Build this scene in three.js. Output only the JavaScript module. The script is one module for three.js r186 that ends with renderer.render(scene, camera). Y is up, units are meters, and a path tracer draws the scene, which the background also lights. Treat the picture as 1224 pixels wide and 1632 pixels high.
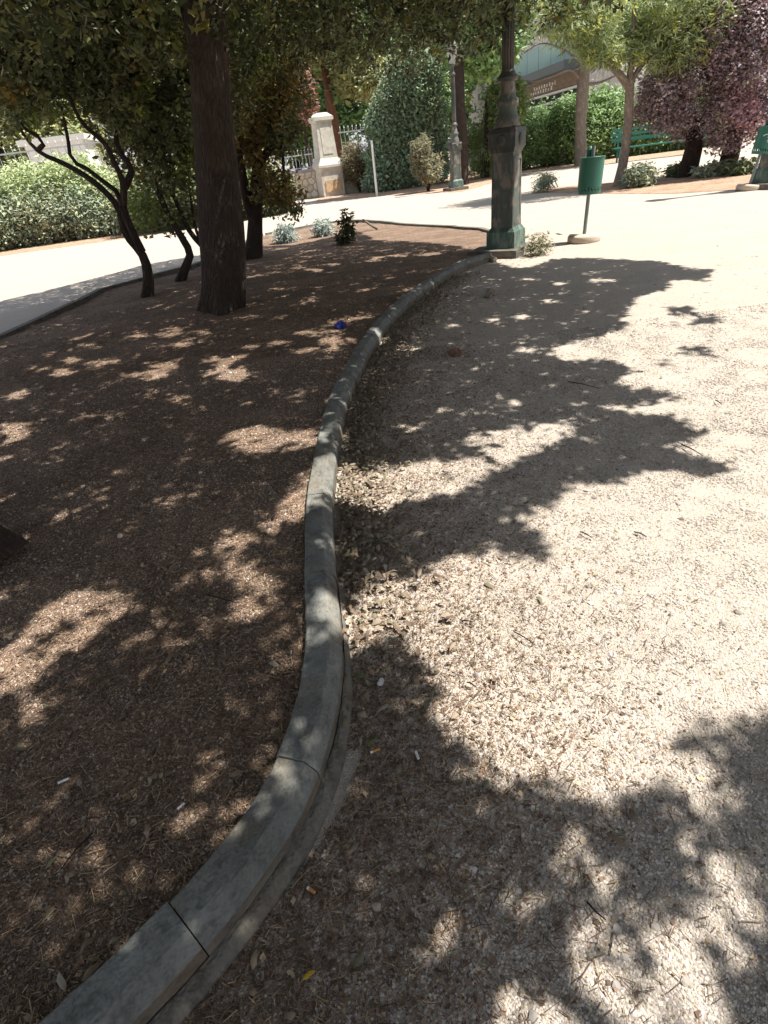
import * as THREE from 'three';
import { mergeGeometries } from 'three/addons/utils/BufferGeometryUtils.js';

// ---------------------------------------------------------------- camera, sky, sun, exposure
const scene = new THREE.Scene();
const EYE = 1.4, FPX = 870, PW = 1224, PH = 1632;
const camera = new THREE.PerspectiveCamera(2 * Math.atan(PH / 2 / FPX) * 180 / Math.PI, PW / PH, 0.05, 2000);
camera.rotation.order = 'YXZ';
camera.position.set(0, EYE, 0);
camera.rotation.set(-32.9 * Math.PI / 180, 0, -7.4 * Math.PI / 180);
camera.updateMatrixWorld();

const SKYL = 0.28;
const SUN = new THREE.Vector3(0.52, 1, 0.05).normalize();
// clear, slightly hazy summer sky: brighter and whiter towards the horizon and round the sun
const skyTex = (() => { const w = 256, h = 128, d = new Float32Array(w * h * 4), v = new THREE.Vector3();
  for (let j = 0; j < h; j++) for (let i = 0; i < w; i++) { const el = (j + 0.5) / h * Math.PI - Math.PI / 2, az = (i + 0.5) / w * 2 * Math.PI - Math.PI; v.set(Math.cos(el) * Math.cos(az), Math.sin(el), Math.cos(el) * Math.sin(az));
    const t = Math.pow(Math.max(0, v.y), 0.5), g = Math.pow(Math.max(0, v.dot(SUN)), 6), k = (j * w + i) * 4, L = SKYL;
    d[k] = L * (1.55 * (1 - t) + 0.55 * t + 0.9 * g); d[k + 1] = L * (1.5 * (1 - t) + 0.72 * t + 0.85 * g); d[k + 2] = L * (1.5 * (1 - t) + 1.05 * t + 0.75 * g); d[k + 3] = 1; }
  const t = new THREE.DataTexture(d, w, h, THREE.RGBAFormat, THREE.FloatType); t.mapping = THREE.EquirectangularReflectionMapping; t.magFilter = t.minFilter = THREE.LinearFilter; t.needsUpdate = true; return t; })();
scene.background = skyTex; scene.environment = skyTex;
const sun = new THREE.DirectionalLight(new THREE.Color(1, 0.955, 0.88), 4.6);
sun.position.copy(SUN).multiplyScalar(60).add(new THREE.Vector3(0, 0, -12)); sun.target.position.set(0, 0, -12);
sun.castShadow = true; sun.shadow.mapSize.set(4096, 4096);
Object.assign(sun.shadow.camera, { left: -40, right: 40, top: 40, bottom: -40, near: 1, far: 200 });
scene.add(sun, sun.target);
const renderer = new THREE.WebGLRenderer({ antialias: true });
renderer.setSize(768, 1024); renderer.shadowMap.enabled = true;
renderer.toneMapping = THREE.LinearToneMapping; renderer.toneMappingExposure = 2.1;

// ---------------------------------------------------------------- helpers
function rng(seed) { let a = seed >>> 0; return () => { a = a + 0x6D2B79F5 | 0; let t = Math.imul(a ^ a >>> 15, 1 | a); t = t + Math.imul(t ^ t >>> 7, 61 | t) ^ t; return ((t ^ t >>> 14) >>> 0) / 4294967296; }; }
const V = (x, y, z) => new THREE.Vector3(x, y, z);
const C = (r, g, b) => new THREE.Color().setRGB(r, g, b);
const lerp = (a, b, t) => a + (b - a) * t, clamp = (x, a, b) => Math.min(b, Math.max(a, x));
const used = {};
function numbered(n) { used[n] = (used[n] ?? -1) + 1; return used[n] ? n + '_' + String(used[n]).padStart(3, '0') : n; }
function mesh(name, geo, mat, parent) { const m = new THREE.Mesh(geo, mat); m.name = parent ? name : numbered(name); m.castShadow = m.receiveShadow = true; (parent || scene).add(m); return m; }
function tag(o, label, category, group, kind) { if (label) o.userData.label = label; if (category) o.userData.category = category; if (group) o.userData.group = group; if (kind) o.userData.kind = kind; return o; }
function thing(name, label, category, p = V(0, 0, 0), turn = 0, group) { const g = new THREE.Group(); g.name = numbered(name); g.position.copy(p); g.rotation.y = turn; scene.add(g); return tag(g, label, category, group); }
// photograph pixel -> a ray from the camera -> the ground (height h) or an upright plane at depth z
const RM = new THREE.Matrix3().setFromMatrix4(camera.matrixWorld), RI = RM.clone().transpose();
const ray = (x, y) => V((x - PW / 2) / FPX, (PH / 2 - y) / FPX, -1).applyMatrix3(RM);
function G(x, y, h = 0) { const d = ray(x, y); return V(0, EYE, 0).addScaledVector(d, (h - EYE) / d.y); }
function Z(x, y, z) { const d = ray(x, y); return V(0, EYE, 0).addScaledVector(d, z / d.z); }
function PX(p) { const v = V(p.x, p.y - EYE, p.z).applyMatrix3(RI); return v.z > -0.02 ? null : [PW / 2 + FPX * v.x / -v.z, PH / 2 - FPX * v.y / -v.z]; }
// smooth value noise (not tiled)
function hash(x, y) { let h = Math.imul(x | 0, 374761393) + Math.imul(y | 0, 668265263) | 0; h = Math.imul(h ^ h >>> 13, 1274126177); return ((h ^ h >>> 16) >>> 0) / 4294967296; }
function vn(x, y, per = 0) { const xi = Math.floor(x), yi = Math.floor(y), fx = x - xi, fy = y - yi, u = fx * fx * (3 - 2 * fx), v = fy * fy * (3 - 2 * fy);
  const w = per ? (k => ((k % per) + per) % per) : (k => k);
  return lerp(lerp(hash(w(xi), w(yi)), hash(w(xi + 1), w(yi)), u), lerp(hash(w(xi), w(yi + 1)), hash(w(xi + 1), w(yi + 1)), u), v); }
function fbm(x, y, oct = 4, per = 0) { let s = 0, a = 0.5, t = 0; for (let i = 0; i < oct; i++) { s += a * vn(x + i * 17 * (per ? 0 : 1), y, per); t += a; a *= 0.5; x *= 2; y *= 2; per *= 2; } return s / t; }
function inPoly(x, y, P) { let c = false; for (let i = 0, j = P.length - 1; i < P.length; j = i++) { const a = P[i], b = P[j]; if ((a[1] > y) !== (b[1] > y) && x < (b[0] - a[0]) * (y - a[1]) / (b[1] - a[1]) + a[0]) c = !c; } return c; }
function interp(T, k) { if (k <= T[0][0]) return T[0][1]; for (let i = 1; i < T.length; i++) if (k <= T[i][0]) return lerp(T[i - 1][1], T[i][1], (k - T[i - 1][0]) / (T[i][0] - T[i - 1][0])); return T[T.length - 1][1]; }
function tex(n, fn, srgb, m = 1) { const d = new Uint8Array(n * n * 4); for (let y = 0; y < n; y++) for (let x = 0; x < n; x++) { const c = fn(x / n, y / n), k = (y * n + x) * 4; d[k] = clamp(c[0], 0, 1) * 255; d[k + 1] = clamp(c[1], 0, 1) * 255; d[k + 2] = clamp(c[2], 0, 1) * 255; d[k + 3] = 255; }
  const t = new THREE.DataTexture(d, n, n); t.wrapS = t.wrapT = THREE.RepeatWrapping; t.magFilter = THREE.LinearFilter; t.minFilter = THREE.LinearMipmapLinearFilter; t.generateMipmaps = true; if (srgb) t.colorSpace = THREE.SRGBColorSpace; t.repeat.set(1 / m, 1 / m); t.needsUpdate = true; return t; }
const lin2s = c => c <= 0.0031308 ? 12.92 * c : 1.055 * Math.pow(c, 1 / 2.4) - 0.055;
const S3 = (r, g, b) => [lin2s(r), lin2s(g), lin2s(b)];

// ---------------------------------------------------------------- procedural textures
// pebbles: tileable cells; returns {id, edge}
function cells(n, seed) { const P = []; const r = rng(seed); for (let i = 0; i < n * n; i++) P.push([r(), r(), r(), r()]);
  return (u, v) => { const x = u * n, y = v * n, xi = Math.floor(x), yi = Math.floor(y); let d1 = 9, d2 = 9, id = null;
    for (let j = -1; j <= 1; j++) for (let i = -1; i <= 1; i++) { const cx = (xi + i + n) % n, cy = (yi + j + n) % n, p = P[cy * n + cx], dx = xi + i + p[0] - x, dy = yi + j + p[1] - y, d = dx * dx + dy * dy; if (d < d1) { d2 = d1; d1 = d; id = p; } else if (d < d2) d2 = d; }
    return { id, e: Math.sqrt(d2) - Math.sqrt(d1), d: Math.sqrt(d1) }; }; }
const pebA = cells(150, 11), pebB = cells(64, 12);
function gravelTex(col) { return tex(1024, (u, v) => { const c = pebA(u, v), n = fbm(u * 6, v * 6, 4, 6); return col(c, n, pebB(u, v), u, v); }, true, 1.2); }
const gravelMap = gravelTex((c, n, c2) => { const k = c.e < 0.08 ? 0.92 : 0.86 + 0.4 * (c.id[2] - 0.35), w = 0.94 + 0.16 * (n - 0.5); const t = c.id[3]; return S3(0.51 * k * w, (0.425 + 0.03 * t) * k * w, (0.345 + 0.05 * t) * k * w); });
const soilMap = gravelTex((c, n, c2) => { const peb = c.id[2] > 0.66, w = 0.65 + 0.8 * (n - 0.1) * 0.8; const k = peb && c.e > 0.12 ? 1.4 + 1.3 * c.id[3] : 0.6 + 0.7 * c.id[3]; return S3(0.235 * k * w, 0.158 * k * w, 0.11 * k * w); });
const pebBump = tex(1024, (u, v) => { const c = pebA(u, v); const h = clamp(c.e * 1.8, 0, 1) * (0.5 + 0.5 * c.id[2]); return [h, h, h]; }, false, 1.2);
const barkTex = tex(512, (u, v) => { const a = fbm(u * 14, v * 5, 4, 14), r = Math.abs(2 * fbm(u * 22 + 0, v * 6, 3, 22) - 1); const k = 0.55 + 0.9 * a * (0.35 + 1.5 * r); return S3(0.115 * k, 0.088 * k, 0.07 * k); }, true, 0.7);
const barkBump = tex(512, (u, v) => { const r = Math.abs(2 * fbm(u * 22, v * 6, 3, 22) - 1); const h = clamp(r * 1.9, 0, 1) * 0.8 + 0.2 * fbm(u * 40, v * 40, 2, 40); return [h, h, h]; }, false, 0.7);
const concMap = tex(512, (u, v) => { const a = fbm(u * 9, v * 9, 5, 9), s = fbm(u * 90, v * 90, 2, 90), st = clamp((fbm(u * 4, v * 4, 3, 4) - 0.5) * 3, 0, 1); const sp = clamp((fbm(u * 26, v * 26, 3, 26) - 0.6) * 6, 0, 1); const k = (0.5 + 0.75 * a + 0.35 * (s - 0.5)) * (1 - 0.28 * sp) * 0.85; return S3(lerp(0.255, 0.21, st) * k, lerp(0.26, 0.18, st) * k, lerp(0.24, 0.14, st) * k); }, true, 0.5);
const concBump = tex(512, (u, v) => { const h = 0.6 * fbm(u * 70, v * 70, 2, 70) + 0.4 * fbm(u * 12, v * 12, 4, 12); return [h, h, h]; }, false, 0.5);
const rubMap = tex(256, (u, v) => { const a = fbm(u * 8, v * 8, 4, 8); const k = 0.75 + 0.5 * a; return S3(0.6 * k, 0.565 * k, 0.5 * k); }, true, 1);
const paintMap = tex(512, (u, v) => { const a = fbm(u * 7, v * 7, 5, 7), s = fbm(u * 30, v * 8, 3, 30), wear = clamp((a * 0.6 + s * 0.4 - 0.47) * 7, 0, 1); const k = 0.8 + 0.4 * s; return S3(lerp(0.085, 0.2, wear) * k, lerp(0.11, 0.185, wear) * k, lerp(0.1, 0.165, wear) * k); }, true, 0.8);
const greyTex = tex(256, (u, v) => { const k = 0.75 + 0.5 * fbm(u * 10, v * 10, 4, 10); return [k, k, k].map(x => clamp(x, 0, 1)); }, false, 1);

const std = (o) => new THREE.MeshStandardMaterial({ roughness: 0.9, ...o });
const M = {
  gravel: std({ map: gravelMap, bumpMap: pebBump, bumpScale: 0.003, roughness: 0.95 }),
  soil: std({ map: soilMap, bumpMap: pebBump, bumpScale: 0.007, roughness: 1 }),
  redSoil: std({ map: soilMap, color: C(2.0, 1.95, 1.9), bumpMap: pebBump, bumpScale: 0.008, roughness: 1 }),
  bark: std({ map: barkTex, color: C(0.46, 0.42, 0.4), bumpMap: barkBump, bumpScale: 0.035, roughness: 1 }),
  barkPale: std({ map: barkTex, color: C(2.3, 2.45, 2.5), bumpMap: barkBump, bumpScale: 0.008, roughness: 1 }),
  barkRed: std({ map: barkTex, color: C(1.7, 1.15, 0.9), bumpMap: barkBump, bumpScale: 0.02, roughness: 1 }),
  concrete: std({ map: concMap, bumpMap: concBump, bumpScale: 0.006, roughness: 0.92 }),
  stained: std({ map: concMap, color: C(0.85, 0.72, 0.6), bumpMap: concBump, bumpScale: 0.006, roughness: 1 }),
  mortar: std({ map: concMap, color: C(0.95, 0.9, 0.85), bumpMap: concBump, bumpScale: 0.008, roughness: 1 }),
  edging: std({ map: concMap, color: C(0.75, 0.68, 0.62), bumpMap: concBump, bumpScale: 0.004 }),
  rubble: std({ map: rubMap, bumpMap: concBump, bumpScale: 0.01 }),
  render: std({ map: rubMap, color: C(0.82, 0.84, 0.76) }),
  stone: std({ map: rubMap, color: C(0.95, 0.95, 0.92), bumpMap: concBump, bumpScale: 0.004 }),
  iron: std({ map: paintMap, color: C(0.6, 0.54, 0.52), roughness: 0.55, bumpMap: concBump, bumpScale: 0.002 }),
  ironPale: std({ map: paintMap, color: C(1.0, 0.92, 0.87), roughness: 0.6, bumpMap: concBump, bumpScale: 0.003 }),
  ironGreen: std({ map: paintMap, color: C(0.75, 1.05, 0.95), roughness: 0.5 }),
  railing: std({ color: C(0.55, 0.57, 0.58), roughness: 0.5 }),
  binGreen: std({ color: C(0.018, 0.115, 0.08), roughness: 0.42 }),
  binPole: std({ color: C(0.16, 0.2, 0.19), roughness: 0.5 }),
  bench: std({ color: C(0.025, 0.17, 0.13), roughness: 0.45 }),
  white: std({ color: C(0.75, 0.74, 0.72), roughness: 0.7 }),
};
function leafMat(r, g, b, t = 0.35) { return t > 0 ? new THREE.MeshPhysicalMaterial({ color: C(r, g, b), roughness: 0.85, transmission: t, thickness: 0, vertexColors: true, side: THREE.DoubleSide }) : new THREE.MeshStandardMaterial({ color: C(r, g, b), roughness: 0.6, vertexColors: true, side: THREE.DoubleSide }); }

// ---------------------------------------------------------------- geometry makers
function geoFrom(pos, idx, uv) { const g = new THREE.BufferGeometry(); g.setAttribute('position', new THREE.Float32BufferAttribute(pos, 3)); if (uv) g.setAttribute('uv', new THREE.Float32BufferAttribute(uv, 2)); g.setIndex(idx); g.computeVertexNormals(); return g; }
// one leaf, base at the origin, along +x
function leafGeo(L, W, fold = 0.25, curl = 0.1) {
  const p = [0, 0, 0, L * 0.3, -curl * L * 0.1, W * 0.46, L * 0.65, curl * L * 0.2, W * 0.42, L, -curl * L, 0, L * 0.65, curl * L * 0.2, -W * 0.42, L * 0.3, -curl * L * 0.1, -W * 0.46, L * 0.3, -fold * W, 0, L * 0.65, -fold * W, 0];
  return geoFrom(p, [0, 1, 6, 1, 2, 7, 1, 7, 6, 2, 3, 7, 0, 6, 5, 5, 6, 7, 5, 7, 4, 4, 7, 3], [0, .5, .3, 1, .65, 1, 1, .5, .65, 0, .3, 0, .3, .5, .65, .5]);
}
// tapered, slightly irregular limb through points with radii
function limbGeo(pts, radii, seg = 10, seed = 1, flare = 0) {
  const curve = new THREE.CatmullRomCurve3(pts, false, 'centripetal'), len = curve.getLength(), n = Math.max(4, Math.min(60, Math.round(len / 0.12))), fr = curve.computeFrenetFrames(n, false);
  const pos = [], uv = [], idx = []; const rr = rng(seed); const ph = rr() * 6, k = 0.09;
  for (let i = 0; i <= n; i++) { const t = i / n, p = curve.getPointAt(t), f = t * (radii.length - 1), a = Math.min(radii.length - 2, Math.floor(f)), rad = lerp(radii[a], radii[a + 1], f - a);
    for (let j = 0; j <= seg; j++) { const th = j / seg * Math.PI * 2; const fl = flare ? 1 + flare * Math.exp(-t * len / 0.16) * (0.45 + 0.55 * Math.sin(th * 5 + ph)) : 1; const q = rad * fl * (1 + k * Math.sin(3 * th + ph + t * 3) + k * Math.sin(2 * th - ph + t * len * 2.3) + 0.05 * (vn(j * 1.3 + ph * 9, t * len * 6) - 0.5)); const c = Math.cos(th) * q, s = Math.sin(th) * q;
      pos.push(p.x + fr.normals[i].x * c + fr.binormals[i].x * s, p.y + fr.normals[i].y * c + fr.binormals[i].y * s, p.z + fr.normals[i].z * c + fr.binormals[i].z * s); uv.push(j / seg * Math.max(0.35, Math.round(6.283 * radii[0] / 0.7) * 0.7 || 0.35), t * len); } }
  for (let i = 0; i < n; i++) for (let j = 0; j < seg; j++) { const a = i * (seg + 1) + j, b = a + seg + 1; idx.push(a, b, a + 1, b, b + 1, a + 1); }
  const g = geoFrom(pos, idx, uv);
  // weld the seam's normals
  const nn = g.attributes.normal; for (let i = 0; i <= n; i++) { const a = i * (seg + 1), b = a + seg; const v = V(nn.getX(a) + nn.getX(b), nn.getY(a) + nn.getY(b), nn.getZ(a) + nn.getZ(b)).normalize(); nn.setXYZ(a, v.x, v.y, v.z); nn.setXYZ(b, v.x, v.y, v.z); }
  return g;
}
function instanced(name, geo, mat, items, parent, kind = 'stuff') { // items: {p, s, e, c}
  const m = new THREE.InstancedMesh(geo, mat, items.length), M4 = new THREE.Matrix4(), q = new THREE.Quaternion(), s = V(1, 1, 1);
  items.forEach((it, i) => { q.setFromEuler(it.e); if (it.s.isVector3) s.copy(it.s); else s.setScalar(it.s); M4.compose(it.p, q, s); m.setMatrixAt(i, M4); if (it.c) m.setColorAt(i, it.c); });
  m.name = parent ? name : numbered(name); m.userData.kind = kind; m.castShadow = m.receiveShadow = true; m.instanceMatrix.needsUpdate = true; if (m.instanceColor) m.instanceColor.needsUpdate = true; (parent || scene).add(m); return m;
}
// leaves joined into one crown: k folded leaves round each item's point
function leafMesh(name, items, L, W, k, span, mat, parent, seed, ok) {
  const r = rng(seed); let n = items.length * k; const pos = new Float32Array(n * 12), col = new Float32Array(n * 12), idx = new Uint32Array(n * 6), d = V(0, 0, 0), sd = V(0, 0, 0), nm = V(0, 0, 0); let q = 0;
  for (const it of items) for (let j = 0; j < k; j++) {
    const az = r() * 6.283, pi = -0.35 + (r() + r() - 1) * 1.1, ro = (r() + r() - 1) * 1.3, s = (it.s || 1) * (0.7 + 0.6 * r()), l = L * s, w = W * s * 0.5 * (0.8 + 0.4 * r()), cp = Math.cos(pi);
    d.set(Math.cos(az) * cp, Math.sin(pi), Math.sin(az) * cp); sd.set(-Math.sin(az), 0, Math.cos(az)); nm.crossVectors(sd, d).multiplyScalar(-1); const c = Math.cos(ro), sn = Math.sin(ro); const sx = sd.x * c + nm.x * sn, sy = sd.y * c + nm.y * sn, sz = sd.z * c + nm.z * sn, ux = nm.x * c - sd.x * sn, uy = nm.y * c - sd.y * sn, uz = nm.z * c - sd.z * sn, f = w * 0.5;
    const x = it.p.x + (r() - .5) * span, y = it.p.y + (r() - .5) * span, z = it.p.z + (r() - .5) * span, o = q * 12, a = 0.42 * l; if (ok && !ok(x + d.x * l * 0.5, y + d.y * l * 0.5, z + d.z * l * 0.5)) continue;
    pos.set([x, y, z, x + d.x * a + sx * w + ux * f, y + d.y * a + sy * w + uy * f, z + d.z * a + sz * w + uz * f, x + d.x * l, y + d.y * l, z + d.z * l, x + d.x * a - sx * w + ux * f, y + d.y * a - sy * w + uy * f, z + d.z * a - sz * w + uz * f], o);
    const t = 0.8 + 0.4 * r(), R = it.c.r * t, Gc = it.c.g * t, B = it.c.b * t; for (let v = 0; v < 4; v++) { col[o + v * 3] = R; col[o + v * 3 + 1] = Gc; col[o + v * 3 + 2] = B; }
    idx.set([q * 4, q * 4 + 1, q * 4 + 2, q * 4, q * 4 + 2, q * 4 + 3], q * 6); q++;
  }
  n = q; const g = new THREE.BufferGeometry(); g.setAttribute('position', new THREE.BufferAttribute(pos.slice(0, q * 12), 3)); g.setAttribute('color', new THREE.BufferAttribute(col.slice(0, q * 12), 3)); g.setIndex(new THREE.BufferAttribute(idx.slice(0, q * 6), 1)); g.computeVertexNormals();
  const m = mesh(name, g, mat, parent); m.userData.kind = 'stuff'; TRI += n * 2; return m;
}
let TRI = 0;
const rotE = r => new THREE.Euler(r() * 6.283, r() * 6.283, r() * 6.283);
function tint(r, spread = 0.35) { const k = 1 - spread + 2 * spread * r(), w = (r() - 0.5) * 0.3; return C(k * (1 + w), k, k * (1 - w)); }
// leaves through a few ellipsoids [centre, radii, count]; most near the surface, with holes
function blobs(list, seed, scale = 1, hole = 0.42, freq = 1.3, tones) {
  const r = rng(seed), out = [];
  for (const [c, R, n, tn] of list) { let k = 0, tries = 0; while (k < n && tries++ < n * 6) { const th = r() * 6.283, u = 2 * r() - 1, q = Math.sqrt(1 - u * u), rad = Math.pow(r(), 0.45) * (0.82 + 0.36 * vn(th * 2.2 + seed, u * 3.1 + seed)); const p = V(c.x + R.x * rad * q * Math.cos(th), c.y + R.y * rad * u, c.z + R.z * rad * q * Math.sin(th));
      if (p.y < 0.03 || vn(p.x * freq + seed, p.y * freq + p.z * freq * 0.8) < hole * (0.6 + 0.8 * r())) continue;
      const t = tn || tones; out.push({ p, s: scale * (0.7 + 0.6 * r()), e: rotE(r), c: t ? t(r, p) : tint(r, 0.3) }); k++; } }
  return out;
}
const box = (w, h, d, x = 0, y = 0, z = 0) => new THREE.BoxGeometry(w, h, d).translate(x, y, z);
function cyl(r0, r1, h, y, seg = 20, open = false) { return new THREE.CylinderGeometry(r1, r0, h, seg, 1, open).translate(0, y + h / 2, 0); }
const lathe = (pts, seg = 24) => new THREE.LatheGeometry(pts.map(p => new THREE.Vector2(p[0], p[1])), seg);
// uv in metres for box-like geometry
function uvm(g) { g = g.index ? g.toNonIndexed() : g; g.computeVertexNormals(); const p = g.attributes.position, n = g.attributes.normal, uv = []; for (let i = 0; i < p.count; i++) { const ax = Math.abs(n.getX(i)), ay = Math.abs(n.getY(i)), az = Math.abs(n.getZ(i)); if (ay >= ax && ay >= az) uv.push(p.getX(i), p.getZ(i)); else if (ax >= az) uv.push(p.getZ(i), p.getY(i)); else uv.push(p.getX(i), p.getY(i)); } g.setAttribute('uv', new THREE.Float32BufferAttribute(uv, 2)); return g; }

// ================================================================ GROUND
// the kerb line: the left top edge of the concrete kerb, from photograph pixels at kerb-top height
const KT = 0.11, BED = 0.088;
const kerbPts = [V(-1.75, KT, 0.75), V(-1.12, KT, -0.08)].concat([[60, 1632], [200, 1502], [330, 1366], [412, 1256], [463, 1145], [485, 1040], [486, 900], [488, 800], [500, 730], [520, 645], [545, 590], [575, 540], [625, 485], [680, 445], [735, 415], [775, 402]].map(p => G(p[0], p[1], KT)));
const kerbCurve = new THREE.CatmullRomCurve3(kerbPts, false, 'centripetal');
const kerbTable = kerbCurve.getSpacedPoints(120).map(p => [-p.z, p.x]);
const kerbX = z => interp(kerbTable, -z);
// left edging and back edging of the bed
const leftEdge = [V(-8.2, 0, 2), V(-6.4, 0, -2.6), G(0, 554), G(62, 525), G(130, 492), G(175, 469), G(220, 457), G(285, 441), G(322, 429), G(372, 405), G(418, 381), G(541, 358)];
const backEdge = [G(541, 358), G(660, 366), G(785, 376), V(2.15, 0, -8.75)];
const leftTable = leftEdge.map(p => [-p.z, p.x]), backTable = [...backEdge].reverse().map(p => [-p.z, p.x]);
const bedL = z => interp(leftTable, -z), kerbEndZ = kerbPts[kerbPts.length - 1].z;
const bedR = z => z > kerbEndZ ? kerbX(z) + 0.03 : interp([[-kerbEndZ, kerbX(kerbEndZ)], ...backTable], -z);
const bedY = (x, z) => BED - 0.012 + 0.05 * (fbm(x * 0.7 + 9, z * 0.7, 3) - 0.5) + 0.02 * (fbm(x * 4, z * 4 + 30, 3) - 0.5) - 0.004;
const gravelY = (x, z) => { const d = Math.hypot(x, z); return d > 9 ? 0 : (0.02 * (fbm(x * 1.9 + 4, z * 1.9, 4) - 0.5) + 0.01 * (fbm(x * 7, z * 7 + 8, 2) - 0.5) - 0.003) * clamp((9 - d) / 4, 0, 1); };
const inBed = (x, z) => z < 2 && z > -16.5 && x > bedL(z) && x < bedR(z);
{
  const gp = [0, gravelY(0, 0), 0], gu = [0, 0], gi = [], nr = 150, ns = 180; for (let i = 0; i < nr; i++) { const rad = 0.1 * Math.pow(3000, i / (nr - 1)); for (let j = 0; j < ns; j++) { const a = j / ns * 6.283185, x = rad * Math.cos(a), z = rad * Math.sin(a); gp.push(x, gravelY(x, z), z); gu.push(x, z); const o = 1 + i * ns, jn = (j + 1) % ns; if (!i) gi.push(0, o + jn, o + j); else gi.push(o - ns + j, o - ns + jn, o + j, o + j, o - ns + jn, o + jn); } } const g = geoFrom(gp, gi, gu);
  tag(mesh('gravel_ground', g, M.gravel), 'pale sunlit gravel covering the park clearing', 'ground', null, 'structure');
  const pos = [], u2 = [], idx = [], nz = 170, nx = 70, zf = G(541, 358).z;
  for (let i = 0; i <= nz; i++) { const z = lerp(2, zf + 0.03, Math.pow(i / nz, 1.2)); const a = bedL(z) + 0.02, b = bedR(z) - 0.0; for (let j = 0; j <= nx; j++) { const x = lerp(a, Math.max(a + 0.01, b), j / nx); pos.push(x, bedY(x, z), z); u2.push(x, z); } }
  for (let i = 0; i < nz; i++) for (let j = 0; j < nx; j++) { const a = i * (nx + 1) + j, b = a + nx + 1; idx.push(a, a + 1, b, b, a + 1, b + 1); }
  tag(mesh('planting_bed_soil', geoFrom(pos, idx, u2), M.soil), 'brown soil of the planting bed inside the kerb', 'soil', null, 'structure');
}
function strip(name, label, pixels, y, mat, back) { // a ground patch bounded by front pixels and a far line
  const f = pixels.map(p => G(p[0], p[1])), b = back.map(p => p.isVector3 ? p : G(p[0], p[1])); const sh = [...f, ...b]; const c = sh.map(p => new THREE.Vector2(p.x, p.z)); const tri = THREE.ShapeUtils.triangulateShape(c, []); const pos = [], uv = []; sh.forEach(p => { pos.push(p.x, y, p.z); uv.push(p.x, p.z); }); const idx = []; tri.forEach(t => { const [a, b2, d] = t; const A = c[a], B = c[b2], D = c[d]; const cr = (B.x - A.x) * (D.y - A.y) - (B.y - A.y) * (D.x - A.x); cr > 0 ? idx.push(a, d, b2) : idx.push(a, b2, d); });
  tag(mesh(name, geoFrom(pos, idx, uv), mat), label, 'soil', null, 'structure');
}
strip('soil_border', 'reddish soil strip under the trees by the waste bins', [[835, 307], [905, 308], [985, 309], [1070, 309], [1150, 304], [1224, 300], [1400, 285]], 0.006, M.redSoil, [[1400, 262], [1224, 272], [1150, 279], [1060, 286], [960, 292], [880, 299]]);
strip('hedge_soil', 'bare soil border along the foot of the hedge', [[-300, 455], [0, 408], [180, 383], [330, 361]], 0.005, M.redSoil, [[330, 352], [180, 366], [0, 390], [-300, 435]]);
strip('shrub_soil', 'dusty brown soil below the far shrubs and pillar', [[505, 322], [560, 316], [640, 310], [735, 306], [790, 290]], 0.005, M.redSoil, [[790, 272], [640, 290], [505, 306]]);
strip('hedge_foot_soil', 'brown soil along the foot of the clipped hedge', [[830, 276], [900, 268], [1000, 256], [1120, 243]], 0.004, M.redSoil, [[1120, 234], [1000, 246], [900, 258], [830, 268]]);

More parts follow.
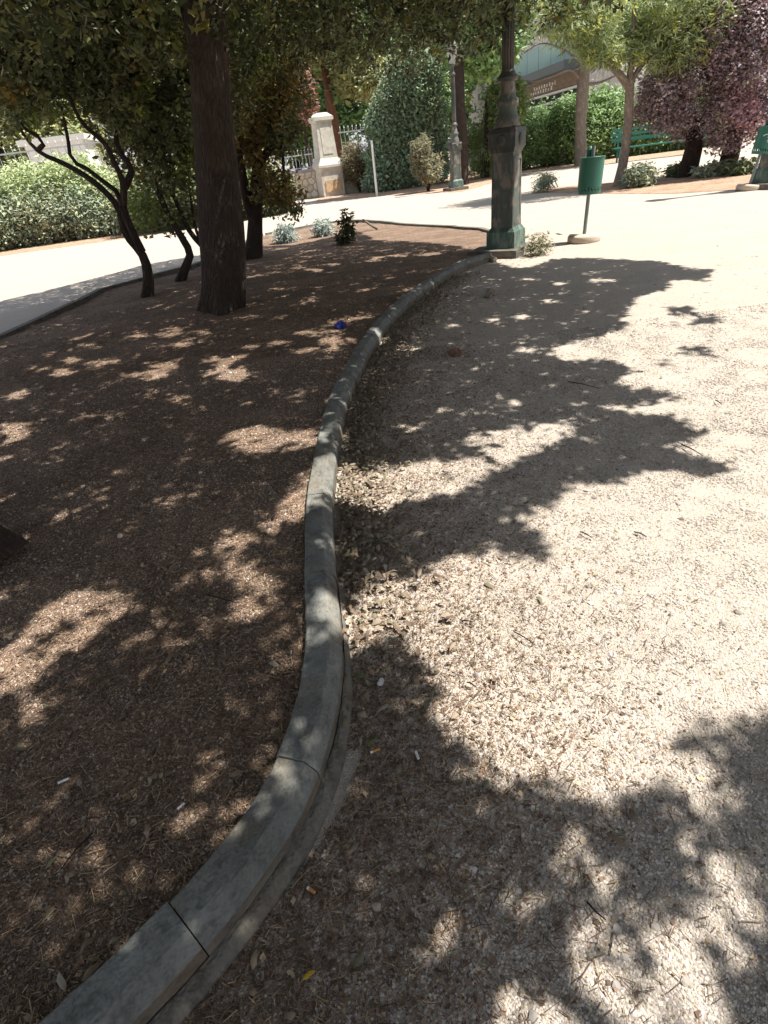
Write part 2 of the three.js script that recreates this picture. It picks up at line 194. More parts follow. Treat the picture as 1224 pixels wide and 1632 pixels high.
// ================================================================ KERBS
{
  const k = thing('concrete_kerb', 'curved grey concrete kerb between the planting bed and the gravel', 'kerb');
  const prof = [[0.004, -0.04], [0.0, KT - 0.006], [0.006, KT], [0.074, KT - 0.001], [0.082, KT - 0.005], [0.108, KT - 0.036], [0.113, KT - 0.048], [0.116, -0.04]];
  const total = kerbCurve.getLength(), joints = []; const r = rng(5); let s = 0; while (s < total - 0.2) { joints.push(s); s += s < 2.9 ? 0.26 + 0.2 * r() : 0.5 + 0.1 * r(); } joints.push(total);
  for (let b = 0; b < joints.length - 1; b++) {
    const s0 = joints[b] + 0.0013, s1 = joints[b + 1] - 0.0013, dy = (r() - 0.5) * 0.006, dx = (r() - 0.5) * 0.006, n = 8, pos = [], uv = [], idx = [], m = prof.length, off = r() * 3;
    for (let i = 0; i <= n; i++) { const t = lerp(s0, s1, i / n) / total, p = kerbCurve.getPointAt(t), d = kerbCurve.getTangentAt(t); const rx = -d.z, rz = d.x, l = Math.hypot(rx, rz); let acc = 0; prof.forEach((q, j) => { const nse = 0.009 * (fbm(i * 1.7 + b * 9, j * 1.3, 2) - 0.5) * (j > 0 && j < m - 1 ? 1 : 0); const u = q[0] + dx + nse, y = q[1] + dy + nse * 0.6; if (j) acc += Math.hypot(q[0] - prof[j - 1][0], q[1] - prof[j - 1][1]); pos.push(p.x + rx / l * u, y, p.z + rz / l * u); uv.push(lerp(s0, s1, i / n) + off, acc + off * 0.7); }); }
    const fidx = []; for (let i = 0; i < n; i++) for (let j = 0; j < m - 1; j++) { const a = i * m + j, c = a + m; (j >= m - 2 ? fidx : idx).push(a, a + 1, c, c, a + 1, c + 1); }
    for (const [base, flip] of [[0, 1], [n * m, 0]]) for (let j = 1; j < m - 1; j++) flip ? idx.push(base, base + j + 1, base + j) : idx.push(base, base + j, base + j + 1);
    const g = geoFrom(pos, idx, uv).toNonIndexed(); g.computeVertexNormals(); const kb = mesh('kerb_block', g, M.concrete, k); const fg = geoFrom(pos, fidx, uv).toNonIndexed(); fg.computeVertexNormals(); tag(mesh('kerb_face', fg, M.stained, kb), 'brown stained vertical face of the kerb block');
  }
  // rough mortar haunch along the foot of the nearest blocks
  const pos = [], uv = [], idx = [], n = 90, q = 6, sEnd = 0.0; let iEnd = 0;
  for (let i = 0; i <= n; i++) { const t = lerp(0, 0.285, i / n), p = kerbCurve.getPointAt(t), d = kerbCurve.getTangentAt(t), rx = -d.z, rz = d.x, l = Math.hypot(rx, rz); const w = (0.038 + 0.024 * (fbm(i * 0.12, 3, 2) - 0.5)) * clamp((1 - i / n) * 5, 0.04, 1); const h0 = 0.03 + 0.016 * (fbm(i * 0.31, 7, 2) - 0.5);
    for (let j = 0; j <= q; j++) { const f = j / q, u = 0.1165 + f * w, y = Math.max(-0.004, h0 * (1 - Math.pow(f, 2.4)) + 0.006 * (fbm(i * 0.22, j * 0.5 + 40, 2) - 0.5)) - (j === q ? 0.02 : 0); pos.push(p.x + rx / l * u, y, p.z + rz / l * u); uv.push(t * total, u); } }
  for (let i = 0; i < n; i++) for (let j = 0; j < q; j++) { const a = i * (q + 1) + j, c = a + q + 1; idx.push(a, a + 1, c, c, a + 1, c + 1); }
  mesh('mortar_footing', geoFrom(pos, idx, uv), M.mortar, k);
}
function edging(name, label, pts, w, h, L, mat, seed) {
  const e = thing(name, label, 'edging'); const cv = new THREE.CatmullRomCurve3(pts, false, 'centripetal'), len = cv.getLength(), n = Math.round(len / L), r = rng(seed);
  for (let i = 0; i < n; i++) { const a = cv.getPointAt(i / n), b = cv.getPointAt((i + 1) / n), d = b.clone().sub(a), l = d.length(); const g = uvm(new THREE.BoxGeometry(w, h + 0.1, l - 0.008)); const o = mesh('edging_stone', g, mat, e); o.position.set((a.x + b.x) / 2, (h - 0.1) / 2 + (r() - 0.5) * 0.012, (a.z + b.z) / 2); o.rotation.y = Math.atan2(d.x, d.z); }
}
edging('path_edging', 'low dark edging stones between the planting bed and the wide path', leftEdge.slice(0, 11), 0.1, 0.13, 0.9, M.edging, 21);
edging('bed_edging', 'thin pale edging stones round the sunlit tip of the planting bed', [leftEdge[10].clone().add(V(0.1, 0, -0.1)), backEdge[0], backEdge[1], backEdge[2], V(2.3, 0, -9.6)], 0.09, 0.11, 0.8, M.mortar, 22);

// ================================================================ SHADE-CASTING CROWNS
// outlines of the shade on the ground (photograph pixels) -> ground -> lifted along the sun's direction into the crowns
const SHADE = [
  [[-400, 760], [-200, 560], [0, 480], [120, 452], [230, 422], [330, 404], [400, 398], [470, 396], [520, 386], [570, 376], [590, 388], [650, 392], [740, 404], [830, 428], [880, 412], [960, 411], [1040, 415], [1100, 427], [1130, 441], [1060, 448], [1062, 462], [1010, 474], [1000, 500], [1003, 522], [950, 535], [905, 546], [868, 552], [872, 566], [905, 574], [960, 572], [1000, 590], [960, 608], [1050, 618], [1080, 630], [1020, 640], [930, 640], [1020, 655], [1062, 662], [1120, 690], [1100, 700], [1060, 705], [1110, 720], [1170, 740], [1130, 756], [1070, 741], [1040, 745], [1000, 758], [940, 770], [900, 776], [890, 800], [865, 814], [808, 820], [828, 836], [870, 850], [880, 870], [910, 896], [865, 884], [830, 890], [790, 875], [740, 872], [706, 884], [700, 905], [660, 930], [620, 935], [580, 935], [552, 965], [538, 978], [470, 990], [470, 1030], [545, 1035], [600, 1030], [640, 1015], [652, 1035], [680, 1060], [690, 1085], [700, 1140], [720, 1170], [760, 1200], [830, 1240], [880, 1270], [930, 1285], [980, 1305], [1040, 1290], [1062, 1270], [1048, 1232], [1070, 1255], [1100, 1280], [1140, 1290], [1180, 1270], [1170, 1235], [1130, 1210], [1093, 1165], [1150, 1166], [1224, 1150], [1500, 1120], [1900, 1900], [-1500, 2600], [-1500, 1400]],
  [[1060, 492], [1110, 488], [1150, 508], [1120, 520], [1065, 514]], [[1085, 548], [1130, 552], [1145, 566], [1100, 566]], [[1015, 566], [1070, 574], [1060, 592], [1010, 584]], [[1100, 425], [1130, 430], [1128, 448], [1095, 444]],
];
const LIT = [
  [[780, 680], [840, 690], [880, 668], [908, 674], [880, 700], [830, 722], [790, 716]], [[598, 770], [640, 750], [720, 738], [790, 740], [750, 762], [680, 780], [620, 802], [596, 796]],
  [[485, 765], [535, 752], [560, 770], [590, 775], [590, 800], [535, 805], [500, 832], [478, 850], [440, 862], [455, 830], [478, 800]], [[360, 715], [400, 700], [480, 712], [495, 735], [440, 742], [380, 735]],
  [[908, 1328], [940, 1340], [960, 1390], [990, 1400], [985, 1420], [940, 1415], [915, 1370]], [[885, 1378], [912, 1400], [930, 1450], [965, 1490], [980, 1530], [945, 1540], [915, 1500], [886, 1430]],
  [[1048, 1340], [1090, 1332], [1097, 1365], [1060, 1372]], [[1108, 1370], [1160, 1380], [1212, 1368], [1224, 1390], [1180, 1420], [1204, 1482], [1160, 1470], [1130, 1410]], [[1084, 1408], [1120, 1430], [1150, 1480], [1120, 1490], [1090, 1450]],
  [[878, 1540], [912, 1530], [932, 1590], [965, 1640], [900, 1640]], [[725, 1418], [760, 1450], [764, 1500], [735, 1475]], [[1015, 1470], [1052, 1465], [1095, 1520], [1150, 1640], [1070, 1640], [1035, 1545]], [[965, 1510], [1010, 1505], [1040, 1560], [1030, 1600], [985, 1560]],
  [[0, 1045], [60, 985], [130, 952], [240, 972], [236, 992], [170, 1035], [90, 1088], [30, 1128], [-60, 1160], [-60, 1090]], [[0, 690], [40, 692], [30, 712], [0, 730]], [[1120, 1190], [1170, 1240], [1190, 1300], [1160, 1310], [1130, 1290], [1150, 1250]],
];
const FLECK = [[350, 588, 34, 9], [398, 567, 14, 6], [362, 610, 42, 13], [255, 590, 30, 6], [110, 585, 26, 7], [100, 606, 16, 8], [180, 678, 12, 8], [150, 702, 14, 5], [395, 712, 20, 14], [360, 722, 18, 9], [290, 755, 18, 12], [325, 802, 14, 10], [265, 815, 34, 10], [190, 805, 16, 7], [105, 845, 26, 9], [375, 890, 20, 22], [335, 905, 20, 14], [290, 945, 15, 10], [395, 822, 10, 9], [270, 590, 12, 5], [60, 600, 20, 7], [275, 1065, 18, 12], [218, 1142, 20, 13], [385, 1088, 12, 14], [462, 1082, 12, 14], [425, 1247, 12, 10], [297, 1415, 9, 12], [330, 1520, 9, 9], [480, 1366, 14, 10], [245, 1618, 14, 12], [512, 1000, 22, 22], [560, 556, 14, 5], [600, 546, 20, 6], [660, 688, 18, 8], [700, 655, 16, 6], [735, 630, 16, 6], [650, 560, 16, 5], [720, 520, 10, 4], [780, 512, 12, 4], [755, 690, 22, 10], [690, 700, 10, 6], [820, 640, 18, 8], [770, 600, 14, 5], [550, 700, 14, 8], [510, 690, 10, 6], [505, 725, 20, 5], [520, 655, 10, 4], [520, 745, 12, 5], [515, 560, 20, 6], [470, 575, 30, 6], [480, 545, 24, 5], [440, 560, 20, 5], [580, 470, 16, 3], [620, 450, 14, 3], [500, 440, 16, 3], [440, 470, 20, 3], [530, 430, 16, 2.5], [395, 495, 14, 3], [600, 420, 12, 2.5], [690, 415, 30, 3], [670, 1175, 12, 12], [660, 1190, 10, 16], [745, 1520, 12, 20], [1000, 1380, 10, 10], [560, 1070, 6, 6], [870, 480, 14, 4], [830, 505, 20, 5], [900, 450, 20, 3], [850, 445, 22, 3], [960, 445, 26, 3], [840, 560, 16, 6], [800, 660, 16, 5], [850, 700, 14, 6], [930, 700, 20, 6], [240, 640, 16, 7], [300, 660, 14, 6], [40, 640, 18, 8], [70, 750, 16, 8], [150, 890, 16, 8], [430, 640, 16, 6], [460, 660, 14, 6], [320, 540, 24, 4], [220, 545, 20, 5], [130, 560, 24, 5]];
const LITX = LIT.map((P, i) => { const cx = P.reduce((a, p) => a + p[0], 0) / P.length, cy = P.reduce((a, p) => a + p[1], 0) / P.length, k = i < 2 ? 1.32 : i === 13 ? 0.88 : i > 3 && i < 13 ? 1.28 : 1.2; return P.map(p => [cx + (p[0] - cx) * k, cy + (p[1] - cy) * k]); });
function shadeAt(x, z) {
  x += 0.15 * (fbm(x * 4 + 3, z * 4, 4) - 0.5); z += 0.2 * (fbm(x * 3.5 + 71, z * 3.5 + 9, 4) - 0.5); const grain = fbm(x * 11 + 40, z * 11, 3);
  const p = PX(V(x, 0, z));
  if (!p || p[1] > 1640 || p[0] < -20 || p[0] > 1260) { if (p && p[0] > 1224 && p[1] < 1150) return false; if (z < -14 || x > 4.5 + 0.2 * z && z < -1.2 || x > 2.2 || x < -6) return false; return fbm(x * 2.2 + 5, z * 2.2, 3) < 0.6; }
  if (!SHADE.some((P, i) => inPoly(p[0], p[1], P) && (!i || grain > 0.46))) return false;
  if (grain < 0.74 && LITX.some(P => inPoly(p[0], p[1], P))) return false;
  for (const f of FLECK) { const a = (p[0] - f[0]) / f[2], b = (p[1] - f[1]) / f[3]; if (a * a + b * b < 1.6 * (1.15 - 1.5 * grain)) return false; }
  return true;
}
// lowest edge of the hanging foliage in the view (photograph pixels): x -> y
const HANG = [[-300, 60], [0, 60], [60, 150], [240, 130], [300, 120], [420, 110], [470, 120], [490, 80], [520, 90], [560, 125], [620, 150], [690, 145], [740, 110], [800, 70], [850, 55], [900, 70], [960, 50], [1010, 20], [1060, -5], [1400, -40]];
const crownTrees = [
  { key: 'big', x: G(358, 500).x, z: G(358, 500).z }, { key: 'edge', x: -1.96, z: -2.05 }, { key: 'behind', x: 2.6, z: 2.6 },
];
const lifted = { big: [], edge: [], behind: [] };
{
  const r = rng(77), perM2 = 450, x0 = -7, x1 = 6, z0 = -15, z1 = 1.6, N = perM2 * (x1 - x0) * (z1 - z0);
  for (let i = 0; i < N; i++) {
    const x = lerp(x0, x1, r()), z = lerp(z0, z1, r()), u = r(), v = r(); if (!shadeAt(x, z)) continue;
    const dist = Math.hypot(x, z); if (z < -9 && v < 0.35) continue; if (inBed(x, z) && fbm(x * 3.4 + 50, z * 3.4, 3) > 0.69) continue;
    let ok = null; for (let t = 0; t < 9; t++) { const h = 2.25 + (u * 2.6 + t * 0.3) * (1 + 0.05 * dist * 0.3) + 0.5 * vn(x * 1.1, z * 1.1); const p = V(x + SUN.x / SUN.y * h, h, z + SUN.z / SUN.y * h), q = PX(p); if (q && q[0] > -60 && q[0] < 1290 && q[1] > interp(HANG, q[0]) + 24 * (vn(q[0] * 0.05, 3) - 0.5)) continue; ok = p; break; }
    if (!ok) continue; { const q = PX(ok); if (q && q[0] > -80 && q[0] < 480 && q[1] > -80 && r() < 0.35) continue; }
    let best = null, bd = 1e9; for (const t of crownTrees) { const d = Math.hypot(ok.x - t.x, ok.z - t.z); if (d < bd) { bd = d; best = t; } }
    const w = r() < 0.03; lifted[best.key].push({ p: ok, s: 0.75 + 0.5 * r(), e: rotE(r), c: w ? C(2, 1.5, 0.7) : tint(r, 0.4) });
  }
}
const sprigC = [0.08, 0.038, 10, 0.15], sprigA = [0.095, 0.042, 6, 0.16], sprigB = [0.085, 0.046, 6, 0.17], sprigBig = [0.085, 0.05, 9, 0.34], sprigFine = [0.13, 0.026, 8, 0.22], sprigFar = [0.24, 0.12, 7, 0.5];
const foliage = (name, sp, mat, items, parent, seed = 7, ok) => leafMesh(name, items, sp[0], sp[1], sp[2], sp[3], mat, parent, seed, ok);
const jit = rng(4242), inShade = (x, y, z) => { const k = 0.07 * (jit() + jit() - 1), l = 0.07 * (jit() + jit() - 1); return shadeAt(x - SUN.x / SUN.y * y + k, z - SUN.z / SUN.y * y + l); };
const LM = {
  mid: leafMat(0.14, 0.16, 0.055, 0.35),
  canopy: leafMat(0.075, 0.09, 0.032, 0), canopyLit: leafMat(0.16, 0.185, 0.055, 0.4),
  dark: leafMat(0.07, 0.085, 0.03, 0), olive: leafMat(0.19, 0.23, 0.085, 0.4), fresh: leafMat(0.24, 0.38, 0.12, 0.4), grey: leafMat(0.36, 0.41, 0.27, 0.3), purple: leafMat(0.3, 0.2, 0.22, 0.25), conifer: leafMat(0.26, 0.35, 0.21, 0.25), lime: leafMat(0.2, 0.28, 0.06, 0.45), straw: leafMat(0.26, 0.24, 0.13, 0.25), pine: leafMat(0.32, 0.34, 0.13, 0.4),
};
function tree(name, label, cat, group, limbs, bark, seed) { const t = thing(name, label, cat, V(0, 0, 0), 0, group); limbs.forEach((l, i) => mesh(i === 0 ? 'trunk' : 'limb', limbGeo(l.p, l.r, l.seg || (i === 0 ? 14 : 8), seed + i, l.flare || 0), bark, t)); return t; }
// short twigs that carry the leaves: from a limb tip outwards
function radial(base, tips, r0, r1, seed) { const r = rng(seed); return tips.map(t => { const m1 = base.clone().lerp(t, 0.35).add(V((r() - .5) * .3, 0.25 + 0.2 * r(), (r() - .5) * .3)), m2 = base.clone().lerp(t, 0.7).add(V((r() - .5) * .4, 0.2 * r(), (r() - .5) * .4)); return { p: [base.clone(), m1, m2, t], r: [r0 * (0.7 + 0.5 * r()), r0 * 0.6, r0 * 0.4, r1] }; }); }
{
  const b = G(358, 500); b.y = BED - 0.06; const zz = b.z;
  const trunkP = [b, Z(357, 440, zz - 0.02), Z(350, 330, zz - 0.05), Z(337, 180, zz - 0.05), Z(324, 20, zz), Z(312, -160, zz + 0.05), Z(300, -420, zz + 0.1)];
  const fork = trunkP[5], top = trunkP[6];
  const t = tree('park_tree', 'thick dark trunked tree standing in the middle of the planting bed', 'tree', 'large shade trees', [{ p: trunkP, r: [0.25, 0.232, 0.22, 0.212, 0.206, 0.18, 0.11], flare: 0.42, seg: 24 },
    ...radial(fork, [V(-3.6, 5.0, -5.2), V(1.6, 4.4, -6.2), V(0.6, 4.6, -9.2), V(-3.2, 4.8, -9.8), V(-0.6, 4.9, -4.2), V(3.2, 4.2, -7.6), V(-4.6, 4.4, -7.6)], 0.11, 0.02, 31), ...radial(top, [V(-1, 6, -6), V(0.4, 5.8, -7.6), V(-2.4, 5.9, -8)], 0.09, 0.02, 32)], M.bark, 40);
  foliage('crown', sprigC, LM.canopy, lifted.big.filter((_, i) => i % 3), t, 7, inShade); foliage('crown', sprigC, LM.canopyLit, lifted.big.filter((_, i) => i % 3 === 0), t, 8, inShade);
  const b2 = V(-1.94, BED - 0.05, -2.05);
  const t2 = tree('park_tree', 'tree trunk with flared foot cut by the edge beside the sunlit litter', 'tree', 'large shade trees', [{ p: [b2, V(-2.02, 0.35, -2.08), V(-2.1, 1.0, -2.12), V(-2.2, 2.0, -2.2), V(-2.0, 3.0, -2.2), V(-1.9, 3.9, -2.3)], r: [0.24, 0.2, 0.18, 0.165, 0.15, 0.1], flare: 0.45, seg: 18 },
    ...radial(V(-2.0, 3.0, -2.2), [V(-3.5, 4.4, -3), V(-0.3, 4.3, -2.4), V(0.8, 4.4, -1.2), V(-2.2, 4.5, -0.6), V(-1.6, 4.6, -4.2)], 0.09, 0.02, 33)], M.bark, 60);
  foliage('crown', sprigC, LM.canopy, lifted.edge.filter((_, i) => i % 3), t2, 7, inShade); foliage('crown', sprigC, LM.canopyLit, lifted.edge.filter((_, i) => i % 3 === 0), t2, 8, inShade);
  const t3 = tree('park_tree', 'tree standing behind the viewer whose shade falls on the near gravel', 'tree', 'large shade trees', [{ p: [V(2.6, -0.05, 2.6), V(2.55, 1, 2.55), V(2.5, 2.2, 2.4), V(2.4, 3.2, 2.2)], r: [0.26, 0.22, 0.2, 0.12], flare: 0.4, seg: 16 }, ...radial(V(2.5, 2.2, 2.4), [V(0.6, 3.8, 0.9), V(1.9, 4, -0.6), V(3.4, 4.1, 0.8), V(3.6, 4.2, 3.2), V(1.2, 4.2, 3.2)], 0.09, 0.02, 34)], M.bark, 70);
  foliage('crown', sprigC, LM.canopy, lifted.behind.filter((_, i) => i % 3), t3, 7, inShade); foliage('crown', sprigC, LM.canopyLit, lifted.behind.filter((_, i) => i % 3 === 0), t3, 8, inShade);
}

// ================================================================ SMALL CROOKED TREES ALONG THE PATH
{
  const T = (pts, z, dz = 0) => pts.map((p, i) => Z(p[0], p[1], z + dz * i));
  const warm = (r, p) => { const k = 0.6 + 0.8 * r(), w = vn(p.x * 1.4 + 3, p.y * 1.6 + p.z); return w > 0.74 ? C(1.7 * k, 1.1 * k, 0.7 * k) : w < 0.36 ? C(1.6 * k, 1.75 * k, 0.9 * k) : C(k, k, k); };
  let z = G(236, 480).z, b = G(236, 480); b.y = BED - 0.05;
  const a = tree('crooked_tree', 'small crooked tree with forked trunk leaning over the low path edging', 'tree', 'small trees along the path edge', [
    { p: [b, ...T([[236, 440], [228, 408], [200, 372], [188, 330], [150, 290], [105, 262], [60, 240], [30, 200], [20, 140]], z, -0.03)], r: [0.085, 0.075, 0.06, 0.046, 0.04, 0.035, 0.028, 0.022, 0.016, 0.01], flare: 0.3 },
    { p: T([[226, 402], [212, 372], [202, 350], [196, 330]], z, 0.02), r: [0.06, 0.055, 0.05, 0.045] }, { p: T([[197, 335], [185, 305], [165, 290], [140, 270], [115, 255], [108, 220], [98, 170]], z, 0.05), r: [0.04, 0.036, 0.03, 0.026, 0.022, 0.018, 0.01] },
    { p: T([[196, 335], [196, 290], [180, 255], [168, 230], [130, 195], [110, 150], [100, 90]], z, 0.1), r: [0.046, 0.042, 0.036, 0.03, 0.024, 0.016, 0.01] }, { p: T([[198, 300], [210, 270], [190, 240], [185, 200], [210, 140]], z, -0.06), r: [0.045, 0.04, 0.032, 0.025, 0.012] }, { p: T([[60, 240], [70, 225], [40, 205], [28, 190]], z, 0.05), r: [0.03, 0.025, 0.02, 0.012] }], M.bark, 90);
  const E = (x, y, zz, rx, ry, rz, n) => [Z(x, y, zz), V(rx, ry, rz), n];
  foliage('crown', sprigB, LM.mid, blobs([E(110, 115, z, 1.0, 0.5, 0.9, 535), E(60, 60, z, 1.2, 0.8, 1, 848), E(200, 70, z - 0.2, 1.2, 0.8, 1.1, 982), E(195, 160, z - 0.3, 0.7, 0.45, 0.8, 312), E(140, 0, z, 1.6, 0.7, 1.2, 982), E(20, 120, z, 0.6, 0.6, 0.7, 357)], 91, 1, 0.45, 1.9, warm), a);
  z = G(288, 455).z; b = G(288, 455); b.y = BED - 0.05;
  const c = tree('crooked_tree', 'small crooked tree with kinked trunk nearest the thick dark trunk', 'tree', 'small trees along the path edge', [
    { p: [b, ...T([[296, 425], [303, 405], [288, 375], [270, 345], [250, 300], [235, 262], [205, 220], [190, 160]], z, -0.02)], r: [0.075, 0.06, 0.058, 0.05, 0.045, 0.04, 0.035, 0.028, 0.014], flare: 0.3 }, { p: T([[330, 397], [318, 388], [300, 365], [285, 330], [268, 290], [262, 250], [240, 200]], z - 0.35, 0), r: [0.045, 0.042, 0.04, 0.036, 0.03, 0.022, 0.012] }, { p: T([[322, 392], [312, 365], [306, 330], [300, 290]], z - 0.35, 0), r: [0.028, 0.025, 0.02, 0.012] }], M.bark, 100);
  foliage('crown', sprigB, LM.mid, blobs([E(262, 315, z - 0.3, 0.6, 0.5, 0.6, 231), E(270, 230, z - 0.2, 0.9, 0.6, 0.8, 669), E(280, 130, z, 1.1, 0.8, 1, 848), E(225, 335, z - 0.6, 0.4, 0.22, 0.4, 66), E(300, 40, z, 1.2, 0.8, 1, 758)], 101, 1, 0.45, 1.9, warm), c);
  z = G(403, 418).z; b = G(403, 418); b.y = BED - 0.05;
  const d = tree('crooked_tree', 'small stout tree behind the thick trunk with leaves hanging near the gravel', 'tree', 'small trees along the path edge', [
    { p: [b, ...T([[405, 390], [407, 350], [410, 300], [412, 262], [405, 220], [395, 160]], z, 0)], r: [0.17, 0.14, 0.13, 0.12, 0.1, 0.07, 0.03], flare: 0.35, seg: 14 }, { p: T([[404, 355], [392, 310], [386, 270], [378, 220], [380, 150]], z, 0.1), r: [0.09, 0.075, 0.06, 0.045, 0.02] }, { p: T([[412, 268], [425, 245], [440, 225], [450, 160]], z, 0.1), r: [0.07, 0.055, 0.045, 0.02] }, { p: T([[448, 205], [451, 250], [452, 290], [445, 320]], z + 0.3, 0), r: [0.045, 0.03, 0.02, 0.012] }], M.bark, 110);
  foliage('crown', sprigB, LM.mid, blobs([E(435, 300, z + 0.3, 0.42, 0.32, 0.4, 187), E(455, 320, z + 0.35, 0.32, 0.3, 0.3, 106), E(412, 170, z, 0.75, 0.7, 0.8, 580), E(395, 90, z, 1.0, 0.9, 1.1, 758), E(450, 205, z + 0.2, 0.35, 0.5, 0.4, 160), E(450, 90, z, 0.5, 0.9, 0.8, 312), E(385, 230, z, 0.5, 0.5, 0.5, 223), E(410, 0, z, 1.3, 0.9, 1.2, 803)], 111, 1, 0.42, 1.9, warm), d);
}

// ================================================================ LAMP POSTS
function lampPost(label, p, turn) {
  const t = thing('lamp_post', label, 'lamp post', p, turn, 'old iron lamp posts with square pedestals'); const sq = (w0, w1, y, h) => { const g = new THREE.CylinderGeometry(w1 / Math.SQRT2, w0 / Math.SQRT2, h, 4, 1).rotateY(Math.PI / 4).translate(0, y + h / 2, 0); return uvm(g); };
  mesh('plinth_slab', uvm(box(0.74, 0.16, 0.7, -0.05, 0.02, 0.06)), M.edging, t);
  mesh('pedestal_foot', mergeGeometries([sq(0.45, 0.45, 0.08, 0.03), sq(0.43, 0.42, 0.11, 0.2), sq(0.4, 0.34, 0.31, 0.05)]), M.ironGreen, t);
  mesh('pedestal_shaft', sq(0.325, 0.3, 0.36, 0.9), M.ironPale, t);
  for (let k = 0; k < 4; k++) { const a = k * Math.PI / 2; const fr = mergeGeometries([box(0.035, 0.82, 0.012, -0.115, 0.8, 0.157), box(0.035, 0.82, 0.012, 0.115, 0.8, 0.157), box(0.195, 0.035, 0.012, 0, 1.1925, 0.153), box(0.195, 0.035, 0.012, 0, 0.4075, 0.161)]); mesh('panel_frame', uvm(fr.rotateY(a)), M.ironPale, t); }
  mesh('pedestal_cap', mergeGeometries([sq(0.31, 0.37, 1.26, 0.06), sq(0.38, 0.38, 1.32, 0.16), sq(0.4, 0.36, 1.48, 0.05)]), M.iron, t);
  for (let k = 0; k < 4; k++) { const a = k * Math.PI / 2; mesh('cap_ornament', new THREE.SphereGeometry(0.07, 10, 8).scale(1, 1, 0.45).translate(0, 1.4, 0.19).rotateY(a), M.iron, t); }
  mesh('column_base', lathe([[0.001, 1.53], [0.17, 1.53], [0.175, 1.56], [0.15, 1.6], [0.165, 1.63], [0.13, 1.67], [0.12, 1.74], [0.145, 1.78], [0.145, 1.82], [0.11, 1.86], [0.095, 1.95], [0.088, 2.02]]), M.ironPale, t);
  mesh('column_collar', lathe([[0.08, 2.02], [0.13, 2.03], [0.135, 2.07], [0.1, 2.1], [0.08, 2.14]]), M.iron, t);
  const fl = []; for (let i = 0; i < 12; i++) { const a = i / 12 * 6.283; fl.push(new THREE.CylinderGeometry(0.014, 0.017, 1.35, 5).translate(Math.cos(a) * 0.062, 2.8, Math.sin(a) * 0.062)); } fl.push(new THREE.CylinderGeometry(0.058, 0.068, 1.4, 16).translate(0, 2.8, 0));
  mesh('column', mergeGeometries(fl), M.iron, t);
  mesh('column_capital', lathe([[0.06, 3.48], [0.1, 3.5], [0.1, 3.54], [0.06, 3.58], [0.05, 3.7], [0.12, 3.76], [0.14, 3.8], [0.001, 3.82]]), M.iron, t);
  mesh('lantern_glass', lathe([[0.1, 3.82], [0.2, 4.25]], 6), new THREE.MeshPhysicalMaterial({ color: C(0.9, 0.9, 0.88), transmission: 0.8, roughness: 0.3, thickness: 0 }), t); mesh('lantern_roof', lathe([[0.24, 4.25], [0.2, 4.3], [0.09, 4.45], [0.05, 4.5], [0.03, 4.58], [0.001, 4.6]], 6), M.iron, t);
  return t;
}
lampPost('dark iron lamp post on a green footed pedestal at the kerb end', G(806, 404), -0.64);
lampPost('slim pale lamp post in front of the dense green conifers', G(727, 303), 0.3);
lampPost('lamp post pedestal half hidden behind the bin beside the plum trees', G(1210, 300).add(V(0.15, 0, 0)), 0.35);

// ================================================================ WASTE BINS
function wasteBin(label, p, tilt, turn) {
  const t = thing('waste_bin', label, 'waste bin', p, turn, 'green waste bins on poles'); t.rotation.z = tilt;
  mesh('concrete_base', lathe([[0.001, -0.02], [0.225, -0.02], [0.235, 0.02], [0.235, 0.07], [0.215, 0.1], [0.001, 0.105]], 28), std({ map: rubMap, color: C(0.85, 0.75, 0.66), bumpMap: concBump, bumpScale: 0.004 }), t);
  mesh('pole', cyl(0.026, 0.026, 1.1, 0.1, 14), M.binPole, t);
  const bx = 0, bz = 0.2 * 0.0 + 0.0; const bin = mesh('bin_body', mergeGeometries([cyl(0.162, 0.165, 0.36, 0.71, 28, true), cyl(0.157, 0.16, 0.36, 0.71, 28, true), lathe([[0.157, 0.71], [0.162, 0.71]], 28)]), M.binGreen, t);
  const band = []; for (let i = 0; i < 22; i++) { const a = i / 22 * 6.283; band.push(box(0.026, 0.042, 0.005).translate(0, 0.689, 0.16).rotateY(a)); } mesh('slotted_band', mergeGeometries(band), M.binGreen, t);
  mesh('bin_floor', mergeGeometries([cyl(0.158, 0.162, 0.045, 0.623, 28, true), new THREE.CircleGeometry(0.158, 28).rotateX(-Math.PI / 2).translate(0, 0.635, 0)]), M.binGreen, t);
  mesh('bracket', mergeGeometries([box(0.05, 0.34, 0.012, 0, 0.89, -0.03), box(0.3, 0.03, 0.02, 0, 0.8, 0), box(0.3, 0.03, 0.02, 0, 0.98, 0)]), M.binPole, t);
  mesh('rim', new THREE.TorusGeometry(0.166, 0.008, 8, 32).rotateX(Math.PI / 2).translate(0, 1.07, 0), M.binGreen, t);
  mesh('ashtray', lathe([[0.001, 1.06], [0.042, 1.06], [0.045, 1.15], [0.05, 1.152], [0.05, 1.162], [0.04, 1.165], [0.036, 1.185], [0.02, 1.2], [0.001, 1.205]], 18).translate(0.0, 0, -0.07), M.binGreen, t);
  return t;
}
wasteBin('dark green waste bin on a pole with round stone base beside the lamp post', G(930, 385), -0.035, 0.3);
const binB = wasteBin('green waste bin on a pole in front of the lamp pedestal by the plum trees', G(1192, 303), -0.14, 0);
